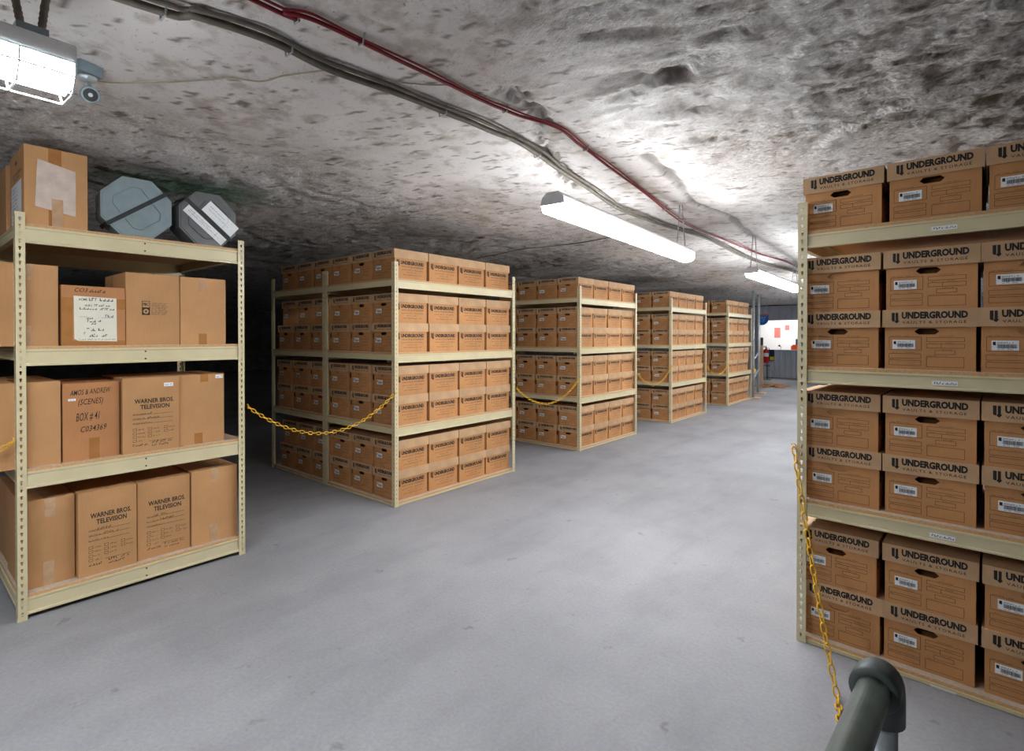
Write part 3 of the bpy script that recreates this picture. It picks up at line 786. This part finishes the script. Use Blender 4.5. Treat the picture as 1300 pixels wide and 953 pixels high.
# third shelf
carton(.372, .652, z3, .455, 'plain carton, third shelf of near left rack, at the left post', .45, X0 - .045, top_tape=('tape', .42, .12), low_tape=('clear_tape', .40, .08))
carton(.660, .922, z3, .437, 'carton hand-marked box 41, third shelf of near left rack', .44, X0 - .045, 'carton_red',
       low_tape=('tape', .54, .12), extra=hand([('AMOS & ANDREW', .12, .84, .080, .150, .05), ('(SCENES)', .26, .70, .205, .305, .04), ('BOX # 41', .22, .64, .385, .50, .04), ('C034369', .30, .76, .56, .635, .05)]))
carton(.930, 1.228, z3, .452, 'carton with printed television form and barcode sticker, third shelf of near left rack', .44, X0 - .020, extra=wb(100, .08, True))
carton(1.234, 1.508, z3, .452, 'plain carton, third shelf of near left rack, nearest the right post', .44, X0 - .045, top_tape=('tape', .55, .05), low_tape=('tape', .42, .07),
       extra=lambda e, fr, hd, hw, h, wd: label_strip(e, fr, .80 * wd, .97 * wd, h - .03, h - .008, 'paper_label'))
# bottom shelf
carton(.488, .716, z4, .476, 'plain carton with clear tape, bottom shelf of near left rack, at the left post', .45, X0 - .075, top_tape=('clear_tape', .53, .10), low_tape=('clear_tape', .5, .13))
carton(.722, 1.002, z4, .480, 'left of two cartons with printed television form, bottom shelf of near left rack', .44, X0 - .035, extra=wb(200, .06))
carton(1.010, 1.300, z4, .476, 'right of two cartons with printed television form, bottom shelf of near left rack', .44, X0 - .055, extra=wb(300, .06))
carton(1.306, 1.590, z4, .486, 'plain carton with clear tape, bottom shelf of near left rack, at the right post', .44, X0 - .045, top_tape=('clear_tape', .50, .09), low_tape=('clear_tape', .46, .12))
# cartons one deeper, seen past the left post
for z, h, nm in ((z2, .43, 'second'), (z3, .44, 'third'), (z4, .46, 'bottom')):
    carton(.40 if z > .5 else .50, .69 if z > .5 else .80, z, h, f'carton behind the front row, {nm} shelf of near left rack', .42, X0 - .55, top_tape=('tape', .5, .08))

# ---- octagonal cases ------------------------------------------------------------
def case(y, rad, tilt, yaw, mat, label, strap_ang, papers=False, thick=.17, x=X0 - .075):
    zc = z1 + rad * math.cos(PI / 8) + .0005
    e = empty('octagonal_case', (x - thick / 2, y, z1), label, 'case', 'octagonal shipping cases', yaw)
    zc -= z1
    def octa(r, d0, d1, mb, mi=0):
        P = [(r * math.cos(PI / 8 + k * PI / 4 + tilt), r * math.sin(PI / 8 + k * PI / 4 + tilt)) for k in range(8)]
        mb.prism(P, d0, d1, ((0, 0, zc), (0, 1, 0), (0, 0, 1)), mi)
    mb = MB(); octa(rad * .975, -thick / 2, thick / 2 - .012, mb)
    mb.build('case_body', M[mat], e)
    mb = MB(); octa(rad, thick / 2 - .05, thick / 2 - .004, mb); octa(rad * .94, thick / 2 - .004, thick / 2, mb)
    mb.build('case_lid', M[mat], e)
    hx = thick / 2; fr = Matrix.Translation((hx, 0, zc)) @ Matrix.Rotation(strap_ang, 4, 'X')
    # pressed ribs either side of the strap
    mb = MB()
    for s_ in (-1, 1):
        mb.tube([fr @ Vector(p) for p in ((.001, -.09, s_ * .022), (.001, -.09, s_ * .085), (.001, -.06, s_ * .115), (.001, .06, s_ * .115), (.001, .09, s_ * .085), (.001, .09, s_ * .022))], .0045, 6)
    mb.build('pressed_rib', M[mat], e)
    mb = MB(); L = rad * .97
    mb.box(.0005, .0035, -L, L, -.012, .012, 0, fr); mb.box(-thick + .002, .0035, L - .004, L + .002, -.012, .012, 0, fr); mb.box(-thick + .002, .0035, -L - .002, -L + .004, -.012, .012, 0, fr)
    mb.build('strap', M['strap'], e)
    if papers:
        for k, (ya, yb, za, zb) in enumerate(((-.145, .16, -.075, -.018), (-.075, .165, .016, .105))):
            mb = MB(); mb.box(.004, .0052, ya, yb, za, zb, 0, fr); f2 = (tuple(fr @ Vector((.0053, ya, za))), tuple((fr.to_3x3() @ Vector((0, 1, 0)))), tuple((fr.to_3x3() @ Vector((0, 0, 1)))))
            scribble(mb, f2, .02, (yb - ya) - .05, (zb - za) * .4, .005, 1, 7 + k, .0003); scribble(mb, f2, .02, (yb - ya) * .6, (zb - za) * .65, .005, 1, 17 + k, .0003)
            mb.build('paper_label', [M['paper'], M['softink']], e)
    return e
case(1.030, .196, 0, R(-3), 'can1', 'blue-grey octagonal case with a strap, on top of near left rack', R(37))
case(1.425, .192, 0, R(2), 'can2', 'dark grey octagonal case with two paper labels, on top of near left rack', R(-40), True)

# ---- chains -----------------------------------------------------------------------
def chain(pts, label, loc=None, group='yellow plastic barrier chains', r=.0032, ln=.042, wd=.027):
    """pts: dense curve; stadium links strung along it, every other one turned a quarter"""
    P = [Vector(p) for p in pts]; cum = [0]
    for a, b_ in zip(P[:-1], P[1:]): cum.append(cum[-1] + (b_ - a).length)
    step = ln - 2 * r * 1.25; n = int(cum[-1] / step); e = empty('barrier_chain', P[0], label, 'chain', group)
    def at(s_):
        for i in range(len(P) - 1):
            if cum[i + 1] >= s_: return P[i] + (P[i + 1] - P[i]) * ((s_ - cum[i]) / (cum[i + 1] - cum[i]))
        return P[-1]
    mb = MB(); hw = wd / 2 - r; hl = ln / 2 - r
    for k in range(n):
        a = at(k * step); b_ = at((k + 1) * step); c_ = (a + b_) / 2; t = (b_ - a).normalized()
        s0 = t.cross(Vector((0, 0, 1)))
        s0 = s0.normalized() if s0.length > .05 else Vector((0, 1, 0)); u0 = s0.cross(t)
        ang = (PI / 2) * (k % 2) + .15; s1 = s0 * math.cos(ang) + u0 * math.sin(ang)
        loop = []
        for q in range(6): g = -PI / 2 + PI * q / 5; loop.append(c_ + t * (hl - hw + hw * math.cos(g)) + s1 * hw * math.sin(g))
        for q in range(6): g = PI / 2 + PI * q / 5; loop.append(c_ + t * (-(hl - hw) + hw * math.cos(g)) + s1 * hw * math.sin(g))
        mb.tube([p - P[0] for p in loop], r, 6, closed=True)
    mb.build('chain_links', M['chain'], e, smooth=True)
    for end in (P[0], P[-1]):
        mb = MB(); o = end - P[0]; mb.tube([o + Vector((-.012, 0, .012)), o + Vector((0, 0, .018)), o + Vector((.012, 0, .006)), o + Vector((.008, 0, -.010)), o + Vector((-.004, 0, -.010))], .003, 6)
        mb.build('chain_hook', M['chain'], e, smooth=True)
    return e
def sag(a, b_, zmid, tm=.5, n=60):
    """parabola-like droop from a to b passing height zmid at fraction tm"""
    a, b_ = Vector(a), Vector(b_); out = []
    lin = a.z + (b_.z - a.z) * tm; k = (lin - zmid) / (tm * (1 - tm))
    for i in range(n + 1):
        t = i / n; p = a.lerp(b_, t); p.z -= k * t * (1 - t); out.append(p)
    return out
XC = X0 + .012
chain(sag((XC, 1.640, 1.012), (XC, 2.885, 1.000), .757, .41), 'yellow chain between the carton rack and first file rack')
chain(sag((XC, 4.555, .915), (XC, 5.845, .965), .700, .38), 'yellow chain between the first and second file racks')
chain(sag((XC, 7.470, .915), (XC, 8.725, .985), .715, .45), 'yellow chain between the second and third file racks')
chain(sag((XC, 10.410, .905), (XC, 11.665, .915), .710, .45), 'yellow chain between the third and fourth file racks')
chain(sag((XC, .450, .955), (XC, -.85, .96), .70, .5), 'yellow chain leaving the picture from the carton rack\'s left post')
pts = []
A = Vector((-.617, 2.893, .955)); B = Vector((-.372, 2.53, .004))
for i in range(50):
    t = i / 49; p = A.lerp(B, t); p.z = A.z + (.006 - A.z) * (t ** 1.0) - .20 * t * (1 - t) * 1.0; pts.append(p)
for i in range(1, 16): pts.append(Vector((-.372 + .010 * i, 2.53 - .05 * i, .006)))
chain(pts, 'yellow chain hanging from the right rack\'s post to the floor', r=.0038, ln=.048, wd=.030)

# ---- pipe post in the foreground -------------------------------------------------------
e = empty('pipe_rail', (-.104, 1.17, 0), 'grey metal pipe rail with an elbow fitting in front of the right rack', 'railing')
d = Vector((-.06, -1, 0)).normalized(); r0 = .0255; zt = .845; BR = .045; L_ = .95
for q_ in (Vector((0, 0, 0)), d * (L_ + 2 * BR)): mb = MB(); mb.tube([q_, q_ + Vector((0, 0, zt))], r0, 24); mb.build('upright_pipe', M['galv'], e, smooth=True)
mb = MB(); mb.tube([Vector((0, 0, zt + BR)) + d * BR, Vector((0, 0, zt + BR)) + d * (BR + L_)], r0, 28); mb.build('top_pipe', M['greyplastic'], e, smooth=True)
for q_, s_ in ((Vector((0, 0, 0)), 1), (d * (L_ + 2 * BR), -1)):
    mb = MB(); arc = [q_ + Vector((0, 0, zt)) + d * s_ * (BR - BR * math.cos(a)) + Vector((0, 0, BR * math.sin(a))) for a in [PI / 2 * k / 12 for k in range(13)]]
    arc = [q_ + Vector((0, 0, zt - .04)), q_ + Vector((0, 0, zt - .04))] + arc; c0 = arc[-1]; arc += [c0 + d * s_ * .010, c0 + d * s_ * .028, c0 + d * s_ * .030, c0 + d * s_ * .030]
    mb.tube(arc, [r0, r0 + .011] + [r0 + .011] * 13 + [r0 + .012, r0 + .012, r0 + .010, r0 + .0002], 28); mb.build('elbow_fitting', M['greydark'], e, smooth=True)
for q_ in (Vector((0, 0, 0)), d * (L_ + 2 * BR)):
    mb = MB(); mb.tube([q_, q_ + Vector((0, 0, .006))], .07, 28); mb.build('base_flange', M['galv'], e)

# ---- ceiling lamps -----------------------------------------------------------------------
def fixture(p0, p1, label, near=False, cage=False, hang=(.03, .97)):
    """strip lamp from p0 to p1: tray, wrap-round lit lens, end caps, hangers"""
    a, b_ = Vector(p0), Vector(p1); L = (b_ - a).length; rz = math.atan2(b_.y - a.y, b_.x - a.x)
    e = empty('ceiling_lamp', a, label, 'lamp', None, rz)
    hw = .072 if not cage else .085
    mb = MB(); prof = [(-hw * .88, .006), (-hw * .88, .022), (-hw * .5, .045), (hw * .5, .045), (hw * .88, .022), (hw * .88, .006)]
    if cage: prof = [(-hw, .0), (-hw * .97, .048), (-hw * .75, .060), (hw * .75, .060), (hw * .97, .048), (hw, .0)]
    mb.prism(prof, 0, L, ((0, 0, 0), (0, 1, 0), (0, 0, 1))); mb.build('housing', M['housing'], e)
    mb = MB(); q = [(-hw * .86, .0055), (-hw * .96, -.002), (-hw * 1.0, -.018), (-hw * .84, -.055), (-hw * .4, -.070), (hw * .4, -.070), (hw * .84, -.055), (hw * 1.0, -.018), (hw * .96, -.002), (hw * .86, .0055)][::-1]
    if cage: q = [(-hw * .90, -.0005), (-hw * .94, -.006), (-hw * .90, -.030), (-hw * .50, -.055), (hw * .50, -.055), (hw * .90, -.030), (hw * .94, -.006), (hw * .90, -.0005)][::-1]
    mb.prism([(p[0], p[1]) for p in q], .001, L - .001, ((0, 0, 0), (0, 1, 0), (0, 0, 1)))
    mb.build('lit_lens', M['lamp_near' if near else 'lamp'], e)
    if not cage:
        for x0_, x1_ in ((-.004, .0), (L, L + .004)):
            mb = MB(); mb.prism([(-hw, -.020), (-hw * .97, .0), (-hw * .88, .023), (-hw * .5, .046), (hw * .5, .046), (hw * .88, .023), (hw * .97, .0), (hw, -.020)], x0_, x1_, ((0, 0, 0), (0, 1, 0), (0, 0, 1))); mb.build('end_cap', M['housing'], e)
    else:
        mb = MB(); x = .02
        rib = [(-hw * 1.0, .006), (-hw * 1.06, .0), (-hw * 1.04, -.038), (-hw * .62, -.078), (hw * .62, -.078), (hw * 1.04, -.038), (hw * 1.06, .0), (hw * 1.0, .006)]
        n = int(L / .115)
        for k in range(n + 1):
            xx = .004 + (L - .008) * k / n; mb.tube([(xx, p[0], p[1]) for p in rib], .0026, 6)
        for p in rib[1:-1]: mb.tube([(.004, p[0], p[1]), (L - .004, p[0], p[1])], .0026, 6)
        mb.build('wire_guard', M['wire'], e)
    for f_ in hang:
        P = a.lerp(b_, f_); top = ceil(P.x, P.y) - a.z
        for s_ in (-.035, .035):
            mb = MB(); mb.tube([(f_ * L, s_, .044 if not cage else .059), (f_ * L + .004, s_ * .6, (top + .05) / 2), (f_ * L, s_ * .3, top + .012)], .004, 6); mb.build('hanger', M['galv'], e)
    return e
fixture((-1.625, 2.27, 2.205), (-1.795, 4.48, 2.205), 'long lit strip lamp over the aisle beside the red cable', hang=(.93,))
fixture((-1.705, 6.06, 2.195), (-1.785, 8.44, 2.195), 'lit strip lamp farther along the aisle, ending at the right rack post')
fixture((-1.800, 9.90, 2.2), (-1.86, 12.3, 2.2), 'added unseen strip lamp beyond the right rack, third from the viewer')  # hidden lamp, added to carry light down the aisle
fixture((-1.86, 14.2, 2.2), (-1.90, 16.6, 2.2), 'added unseen strip lamp nearest the corrugated far wall')  # also added out of view, to brighten the far end
fx = fixture((-1.935, -2.02, 2.272), (-2.010, .368, 2.272), 'lit strip lamp with white wire guard at upper left corner', near=True, cage=True, hang=(.1,))
# two flexible conduits and their clamp on the guarded lamp
mb = MB(); fxL = 2.389
mb.box(fxL - .118, fxL - .048, -.020, .030, .060, .098); mb.build('conduit_clamp', M['camgrey'], fx)
for s_, dx, dy in ((-1, -.05, .03), (1, .03, -.03)):
    xx = fxL - .083 + s_ * .022; mb = MB(); top = .34
    P = [Vector((xx, 0, .095)), Vector((xx + dx * .15, dy * .2, .15)), Vector((xx + dx * .5, dy * .6, .25)), Vector((xx + dx, dy, top))]
    Q = []
    for i in range(25):
        t = i / 24; k = min(2, int(t * 3)); u_ = t * 3 - k; Q.append(P[k].lerp(P[k + 1], u_))
    mb.tube(Q, [.0105 if i % 2 else .0088 for i in range(25)], 10); mb.build('flexible_conduit', M['cable'], fx, smooth=True)

# ---- surveillance camera ------------------------------------------------------------------
cxy = (-2.635, .535); cz = ceil(*cxy)
e = empty('security_camera', (cxy[0], cxy[1], cz), 'small grey security camera under a junction box by guarded lamp', 'camera', None, R(20))
mb = MB(); mb.box(-.034, .034, -.042, .042, -.042, .03)
for sx in (-1, 1): mb.box(sx * .034 - .001 * (sx < 0), sx * .034 + .001 * (sx > 0), -.032, .032, -.040, -.005)
mb.build('junction_box', M['camgrey'], e)
mb = MB(); mb.tube([(.01, 0, -.050), (.01, 0, -.056), (.01, 0, -.066), (.01, 0, -.070)], [.031, .031, .026, .014], 24); mb.tube([(.01, 0, -.07), (.01, 0, -.098)], .0085, 12); mb.tube([(.01, 0, -.085), (.02, 0, -.108)], .013, 12)
mb.build('swivel_bracket', M['galv'], e, smooth=True)
vd = (Vector((0, 0, 1.5)) - Vector((cxy[0], cxy[1], cz - .15))); vd.rotate(Matrix.Rotation(-R(20), 3, 'Z')); vd.normalize()
vd = (vd + Vector((.02, .06, -.02))).normalized(); c0 = Vector((.02, 0, -.120))
mb = MB(); mb.tube([c0 - vd * .04, c0 - vd * .036, c0 + vd * .043, c0 + vd * .047], [.022, .030, .031, .029], 24); mb.build('camera_body', M['camgrey'], e)
mb = MB(); mb.tube([c0 + vd * .045, c0 + vd * .0478], .0235, 24); mb.build('lens_window', M['black'], e)
mb = MB(); mb.tube([c0 + vd * .047, c0 + vd * .0490], .0075, 16); mb.build('lens', M['galv'], e)

# ---- cables under the ceiling -----------------------------------------------------------------
def dense(P, n=7):
    out = []
    P = [Vector((p[0], p[1], 0)) for p in P]
    for i in range(len(P) - 1):
        a = P[max(i - 1, 0)]; b_ = P[i]; c_ = P[i + 1]; d_ = P[min(i + 2, len(P) - 1)]
        for k in range(n):
            t = k / n; out.append(.5 * ((2 * b_) + (c_ - a) * t + (2 * a - 5 * b_ + 4 * c_ - d_) * t * t + (3 * b_ - a - 3 * c_ + d_) * t ** 3))
    out.append(P[-1]); return out
def cable(P, r, mat, label, name='cable', off=0, drop=.010, wob=0, clips=0, kind='cable', group=None, smooth_n=5):
    D = dense(P); zs = [ceil(p.x, p.y) - r - drop for p in D]
    zz = [min(zs[max(0, i - smooth_n):i + smooth_n + 1]) * .6 + .4 * sum(zs[max(0, i - smooth_n):i + smooth_n + 1]) / len(zs[max(0, i - smooth_n):i + smooth_n + 1]) for i in range(len(D))]
    pts = [Vector((p.x + off + wob * math.sin(i * .55), p.y, z)) for i, (p, z) in enumerate(zip(D, zz))]
    e = empty(name, pts[0], label, kind, group)
    mb = MB(); mb.tube([p - pts[0] for p in pts], r, 8); mb.build('sheath' if kind == 'cable' else 'wire', M[mat], e, smooth=True)
    if clips:
        for i in range(clips, len(pts) - 2, clips):
            p = pts[i] - pts[0]; mb = MB(); mb.tube([p + Vector((-r * 2.2, 0, r * 2)), p + Vector((-r * 1.6, 0, -r * 1.3)), p + Vector((r * 1.6, 0, -r * 1.3)), p + Vector((r * 2.2, 0, r * 2)), p + Vector((r * 4, 0, r * 4))], .0035, 6)
            mb.build('cable_clip', M['galv'], e)
    return e
RED = [(-1.672, 0.761), (-1.661, 0.843), (-1.627, 0.947), (-1.631, 1.255), (-1.646, 1.621), (-1.638, 1.954), (-1.581, 2.265), (-1.636, 2.578), (-1.665, 2.846), (-1.784, 3.679), (-2.0, 4.961), (-2.002, 5.955), (-1.981, 7.216), (-1.855, 8.523)]
COND = [(-1.978, 0.526), (-1.907, 0.677), (-1.86, 0.901), (-1.883, 1.145), (-1.843, 1.503), (-1.844, 1.954), (-1.866, 2.295), (-1.94, 2.696), (-2.04, 3.32), (-2.182, 4.056), (-2.201, 4.789), (-2.141, 5.309), (-2.118, 5.917), (-2.189, 7.434), (-2.122, 8.755), (-2.033, 9.342)]
TAN = [(-2.756, 0.567), (-2.68, 0.651), (-2.598, 0.712), (-2.502, 0.803), (-2.402, 0.881), (-2.301, 0.933), (-2.226, 1.028), (-2.113, 1.072), (-1.916, 1.166), (-1.851, 1.249), (-1.801, 1.385), (-1.729, 1.515), (-1.645, 1.597)]
THIN = [(-5.278, 5.51), (-4.643, 5.377), (-4.073, 5.131), (-3.581, 5.297), (-2.946, 5.294)]
cable([(RED[0][0], -2.5), (RED[0][0], -.8)] + RED + [(-1.9, 11.0), (-1.95, 15.0), (-2.0, 20.5)], .0075, 'redcable', 'pair of red cables running along the rock ceiling', clips=16, drop=.012)
ro = cable([(RED[0][0], -2.5), (RED[0][0], -.8)] + RED + [(-1.9, 11.0), (-1.95, 15.0), (-2.0, 20.5)], .0045, 'redcable', 'thin red cable beside the thicker red cable on ceiling', off=.016, wob=.006)
cable([(-2.15, -2.5), (-2.1, -.6)] + COND + [(-2.1, 12.0), (-2.1, 16.0), (-2.1, 20.5)], .014, 'cable', 'thick dark conduit along the rock ceiling', clips=15, drop=.010)
cable([(-2.15, -2.5), (-2.1, -.6)] + COND + [(-2.1, 12.0), (-2.1, 16.0), (-2.1, 20.5)], .009, 'cable', 'thinner dark cable strapped beside the thick conduit', off=.034, wob=.008, drop=.008)
cable(TAN, .0035, 'tan', 'thin tan wire from the security camera across the ceiling', kind='wire', drop=.004, smooth_n=1)
cable(THIN, .005, 'cable', 'thin dark wire along the ceiling left of the strip lamp', kind='wire', drop=.006, smooth_n=2)

# ---- far end of the aisle -----------------------------------------------------------------------
def pole(x, y, h, r, label, foot=True):
    e = empty('steel_pole', (x, y, 0), label, 'pole'); mb = MB(); mb.tube([(0, 0, 0), (0, 0, h)], r, 14); mb.build('pole_shaft', M['galv'], e, smooth=True)
    if foot: mb = MB(); mb.box(-.17, .17, -.12, .12, 0, .03); mb.build('foot_plate', M['wood'], e)
    return e
pole(-3.77, 13.52, ceil(-3.77, 13.52) + .02, .028, 'steel pole at the end of the farthest left rack')
pole(-3.99, 14.75, ceil(-3.99, 14.75) + .02, .034, 'tall steel pole just before the wooden post and blue sign')
e = empty('hand_rail', (-3.77, 13.55, 0), 'sloping metal rails between the two far steel poles', 'railing')
for za, zb in ((.93, 1.06), (.48, .62)):
    mb = MB(); mb.tube([(0, 0, za), (-.22, 1.20, zb)], .022, 10); mb.build('rail', M['galv'], e, smooth=True)
mb = MB(); mb.tube([(0, .02, .60), (0, .05, .70)], .045, 10); mb.build('rail_end', M['chain'], e)
e = empty('wooden_post', (-4.66, 17.60, 0), 'pale wooden post beside the red fire extinguisher', 'post')
mb = MB(); mb.box(-.038, .038, -.038, .038, 0, 1.22); mb.build('post_shaft', M['wood'], e)
mb = MB(); mb.box(-.035, .035, -.03, .03, 1.22, 1.45); mb.build('post_cap', M['greydark'], e)
rnd = random.Random(3); mb = MB()
for k in range(26):
    a = rnd.uniform(0, 2 * PI); q = rnd.random() ** .5; x, y = q * .42 * math.cos(a), q * .5 * math.sin(a); s_ = rnd.uniform(.05, .12)
    M4 = Matrix.Translation((x, y, .012 + (1 - q) * .05)) @ Matrix.Rotation(a, 4, 'Z') @ Matrix.Rotation(rnd.uniform(-.1, .1), 4, 'X'); mb.box(-s_, s_, -s_ * .7, s_ * .7, -.008, .008, 0, M4)
o = mb.build('cardboard_scrap', M['debris'], loc=(-4.22, 17.15, 0)); tag(o, 'heap of brown cardboard scrap on the floor by the wooden post', 'scrap', kind='stuff')
# blue hanging sign with a rounded corner
e = empty('blue_sign', (-5.10, 18.9, 1.86), 'blue sign with white lettering at left of far window', 'sign')
P = [(0, 0), (.10, 0)] + [(.10 + .20 * math.sin(PI / 2 * k / 8), .20 - .20 * math.cos(PI / 2 * k / 8)) for k in range(1, 9)] + [(.30, .36), (0, .36)]
mb = MB(); mb.prism(P, -.01, .01, ((0, 0, 0), (1, 0, 0), (0, 0, 1))); mb.build('sign_board', M['blue'], e)
mb = MB(); fr = ((0, -.0105, 0), (1, 0, 0), (0, 0, 1)); rect(mb, fr, 0, .30, .31, .36, 0)
for k in range(4): scribble(mb, fr, .03, .25 - .03 * k, .25 - k * .045, .022, 1, 66 + k)
scribble(mb, fr, .03, .27, .322, .02, 2, 70); mb.build('sign_lettering', [M['pink'], M['paper'], M['ink']], e)
mb = MB(); mb.tube([(.05, 0, .36), (.05, 0, .74)], .006, 6); mb.tube([(.25, 0, .36), (.25, 0, .74)], .006, 6); mb.build('sign_hanger', M['galv'], e)
# fire extinguisher on a bracket on a short stand post
e = empty('fire_extinguisher', (-5.01, 19.45, .58), 'red fire extinguisher hanging below the far window', 'fire extinguisher')
mb = MB(); mb.tube([(0, 0, 0), (0, 0, .01), (0, 0, .42), (0, 0, .46), (0, 0, .49)], [.06, .085, .085, .06, .03], 20); mb.build('cylinder', M['red'], e, smooth=True)
mb = MB(); mb.tube([(0, 0, .22), (0, 0, .34)], .0865, 20, cap=False); mb.build('instruction_label', M['paper'], e)
mb = MB(); mb.tube([(0, 0, .49), (0, 0, .53)], .022, 10); mb.box(-.08, .02, -.012, .012, .53, .55); mb.box(-.08, .02, -.012, .012, .565, .58); mb.build('valve_handle', M['black'], e)
mb = MB(); mb.tube([(.02, 0, .51), (.09, 0, .50), (.115, 0, .42), (.105, 0, .12)], .010, 8); mb.build('hose', M['black'], e, smooth=True)
e = empty('bracket_stand', (-5.01, 19.58, 0), 'thin steel stand holding the red fire extinguisher', 'stand')
mb = MB(); mb.tube([(0, 0, 0), (0, 0, 1.05)], .018, 10); mb.box(-.03, .03, -.055, .0, .88, .91); mb.box(-.09, .09, -.045, -.01, .47, .50); mb.build('stand_pole', M['greydark'], e)
mb = MB(); mb.tube([(0, 0, 0), (0, 0, .02)], .14, 16); mb.build('stand_foot', M['greydark'], e)
e = empty('wall_board', (-5.24, Y_F - .075, .60), 'navy notice board with a yellow strip under the far window', 'sign')
mb = MB(); mb.box(-.12, .17, -.012, .045, .0, .40); mb.build('board', M['navy'], e)
mb = MB(); mb.box(0.02, .17, -.018, -.012, .02, .15); mb.build('yellow_strip', M['yellow'], e)
# things seen through the window
for x, z, w2, h2, mt, lb in ((-4.98, 1.62, .11, .20, 'pink', 'pink poster on the lit office wall'), (-4.66, 1.80, .08, .10, 'pink', 'small pale red poster on the lit office wall, upper right'),
                             (-4.30, 1.25, .10, .16, 'navy', 'dark notice on the lit office wall, right')):
    yy = Y_F + 2.9; k = (yy) / Y_F
    mb = MB(); x_ = x * k; z_ = 1.5 + (z - 1.5) * k; mb.box(-w2, w2, -.012, 0, -h2, h2); o = mb.build('wall_poster', M[mt], loc=(x_, yy, z_)); tag(o, lb, 'poster')
e = empty('office_counter', (-4.95, Y_F + .45, 0), 'counter behind the far window', 'counter')
mb = MB(); mb.box(-.9, .9, -.25, .25, .93, .98); mb.build('counter_top', M['white'], e); mb = MB(); mb.box(-.88, .88, -.22, .22, 0, .93); mb.build('counter_base', M['greydark'], e)
mb = MB(); mb.box(-.10, .10, -.03, .03, 0, .16); mb.box(-.07, .13, .04, .06, 0, .20); o = mb.build('file_folder', M['orange'], loc=(-4.52, Y_F + .40, .98)); tag(o, 'orange folder standing on the office counter', 'folder')
e = empty('desk_lamp', (-4.98, Y_F + .42, .98), 'small dark desk lamp on the office counter', 'lamp')
mb = MB(); mb.tube([(0, 0, 0), (0, 0, .015)], .06, 14); mb.build('lamp_base', M['black'], e)
mb = MB(); mb.tube([(0, 0, .01), (.03, 0, .12), (-.02, 0, .18)], .008, 8); mb.build('lamp_arm', M['black'], e)
mb = MB(); mb.tube([(-.02, 0, .19), (-.05, 0, .14)], [.02, .045], 14); mb.build('lamp_shade', M['black'], e)
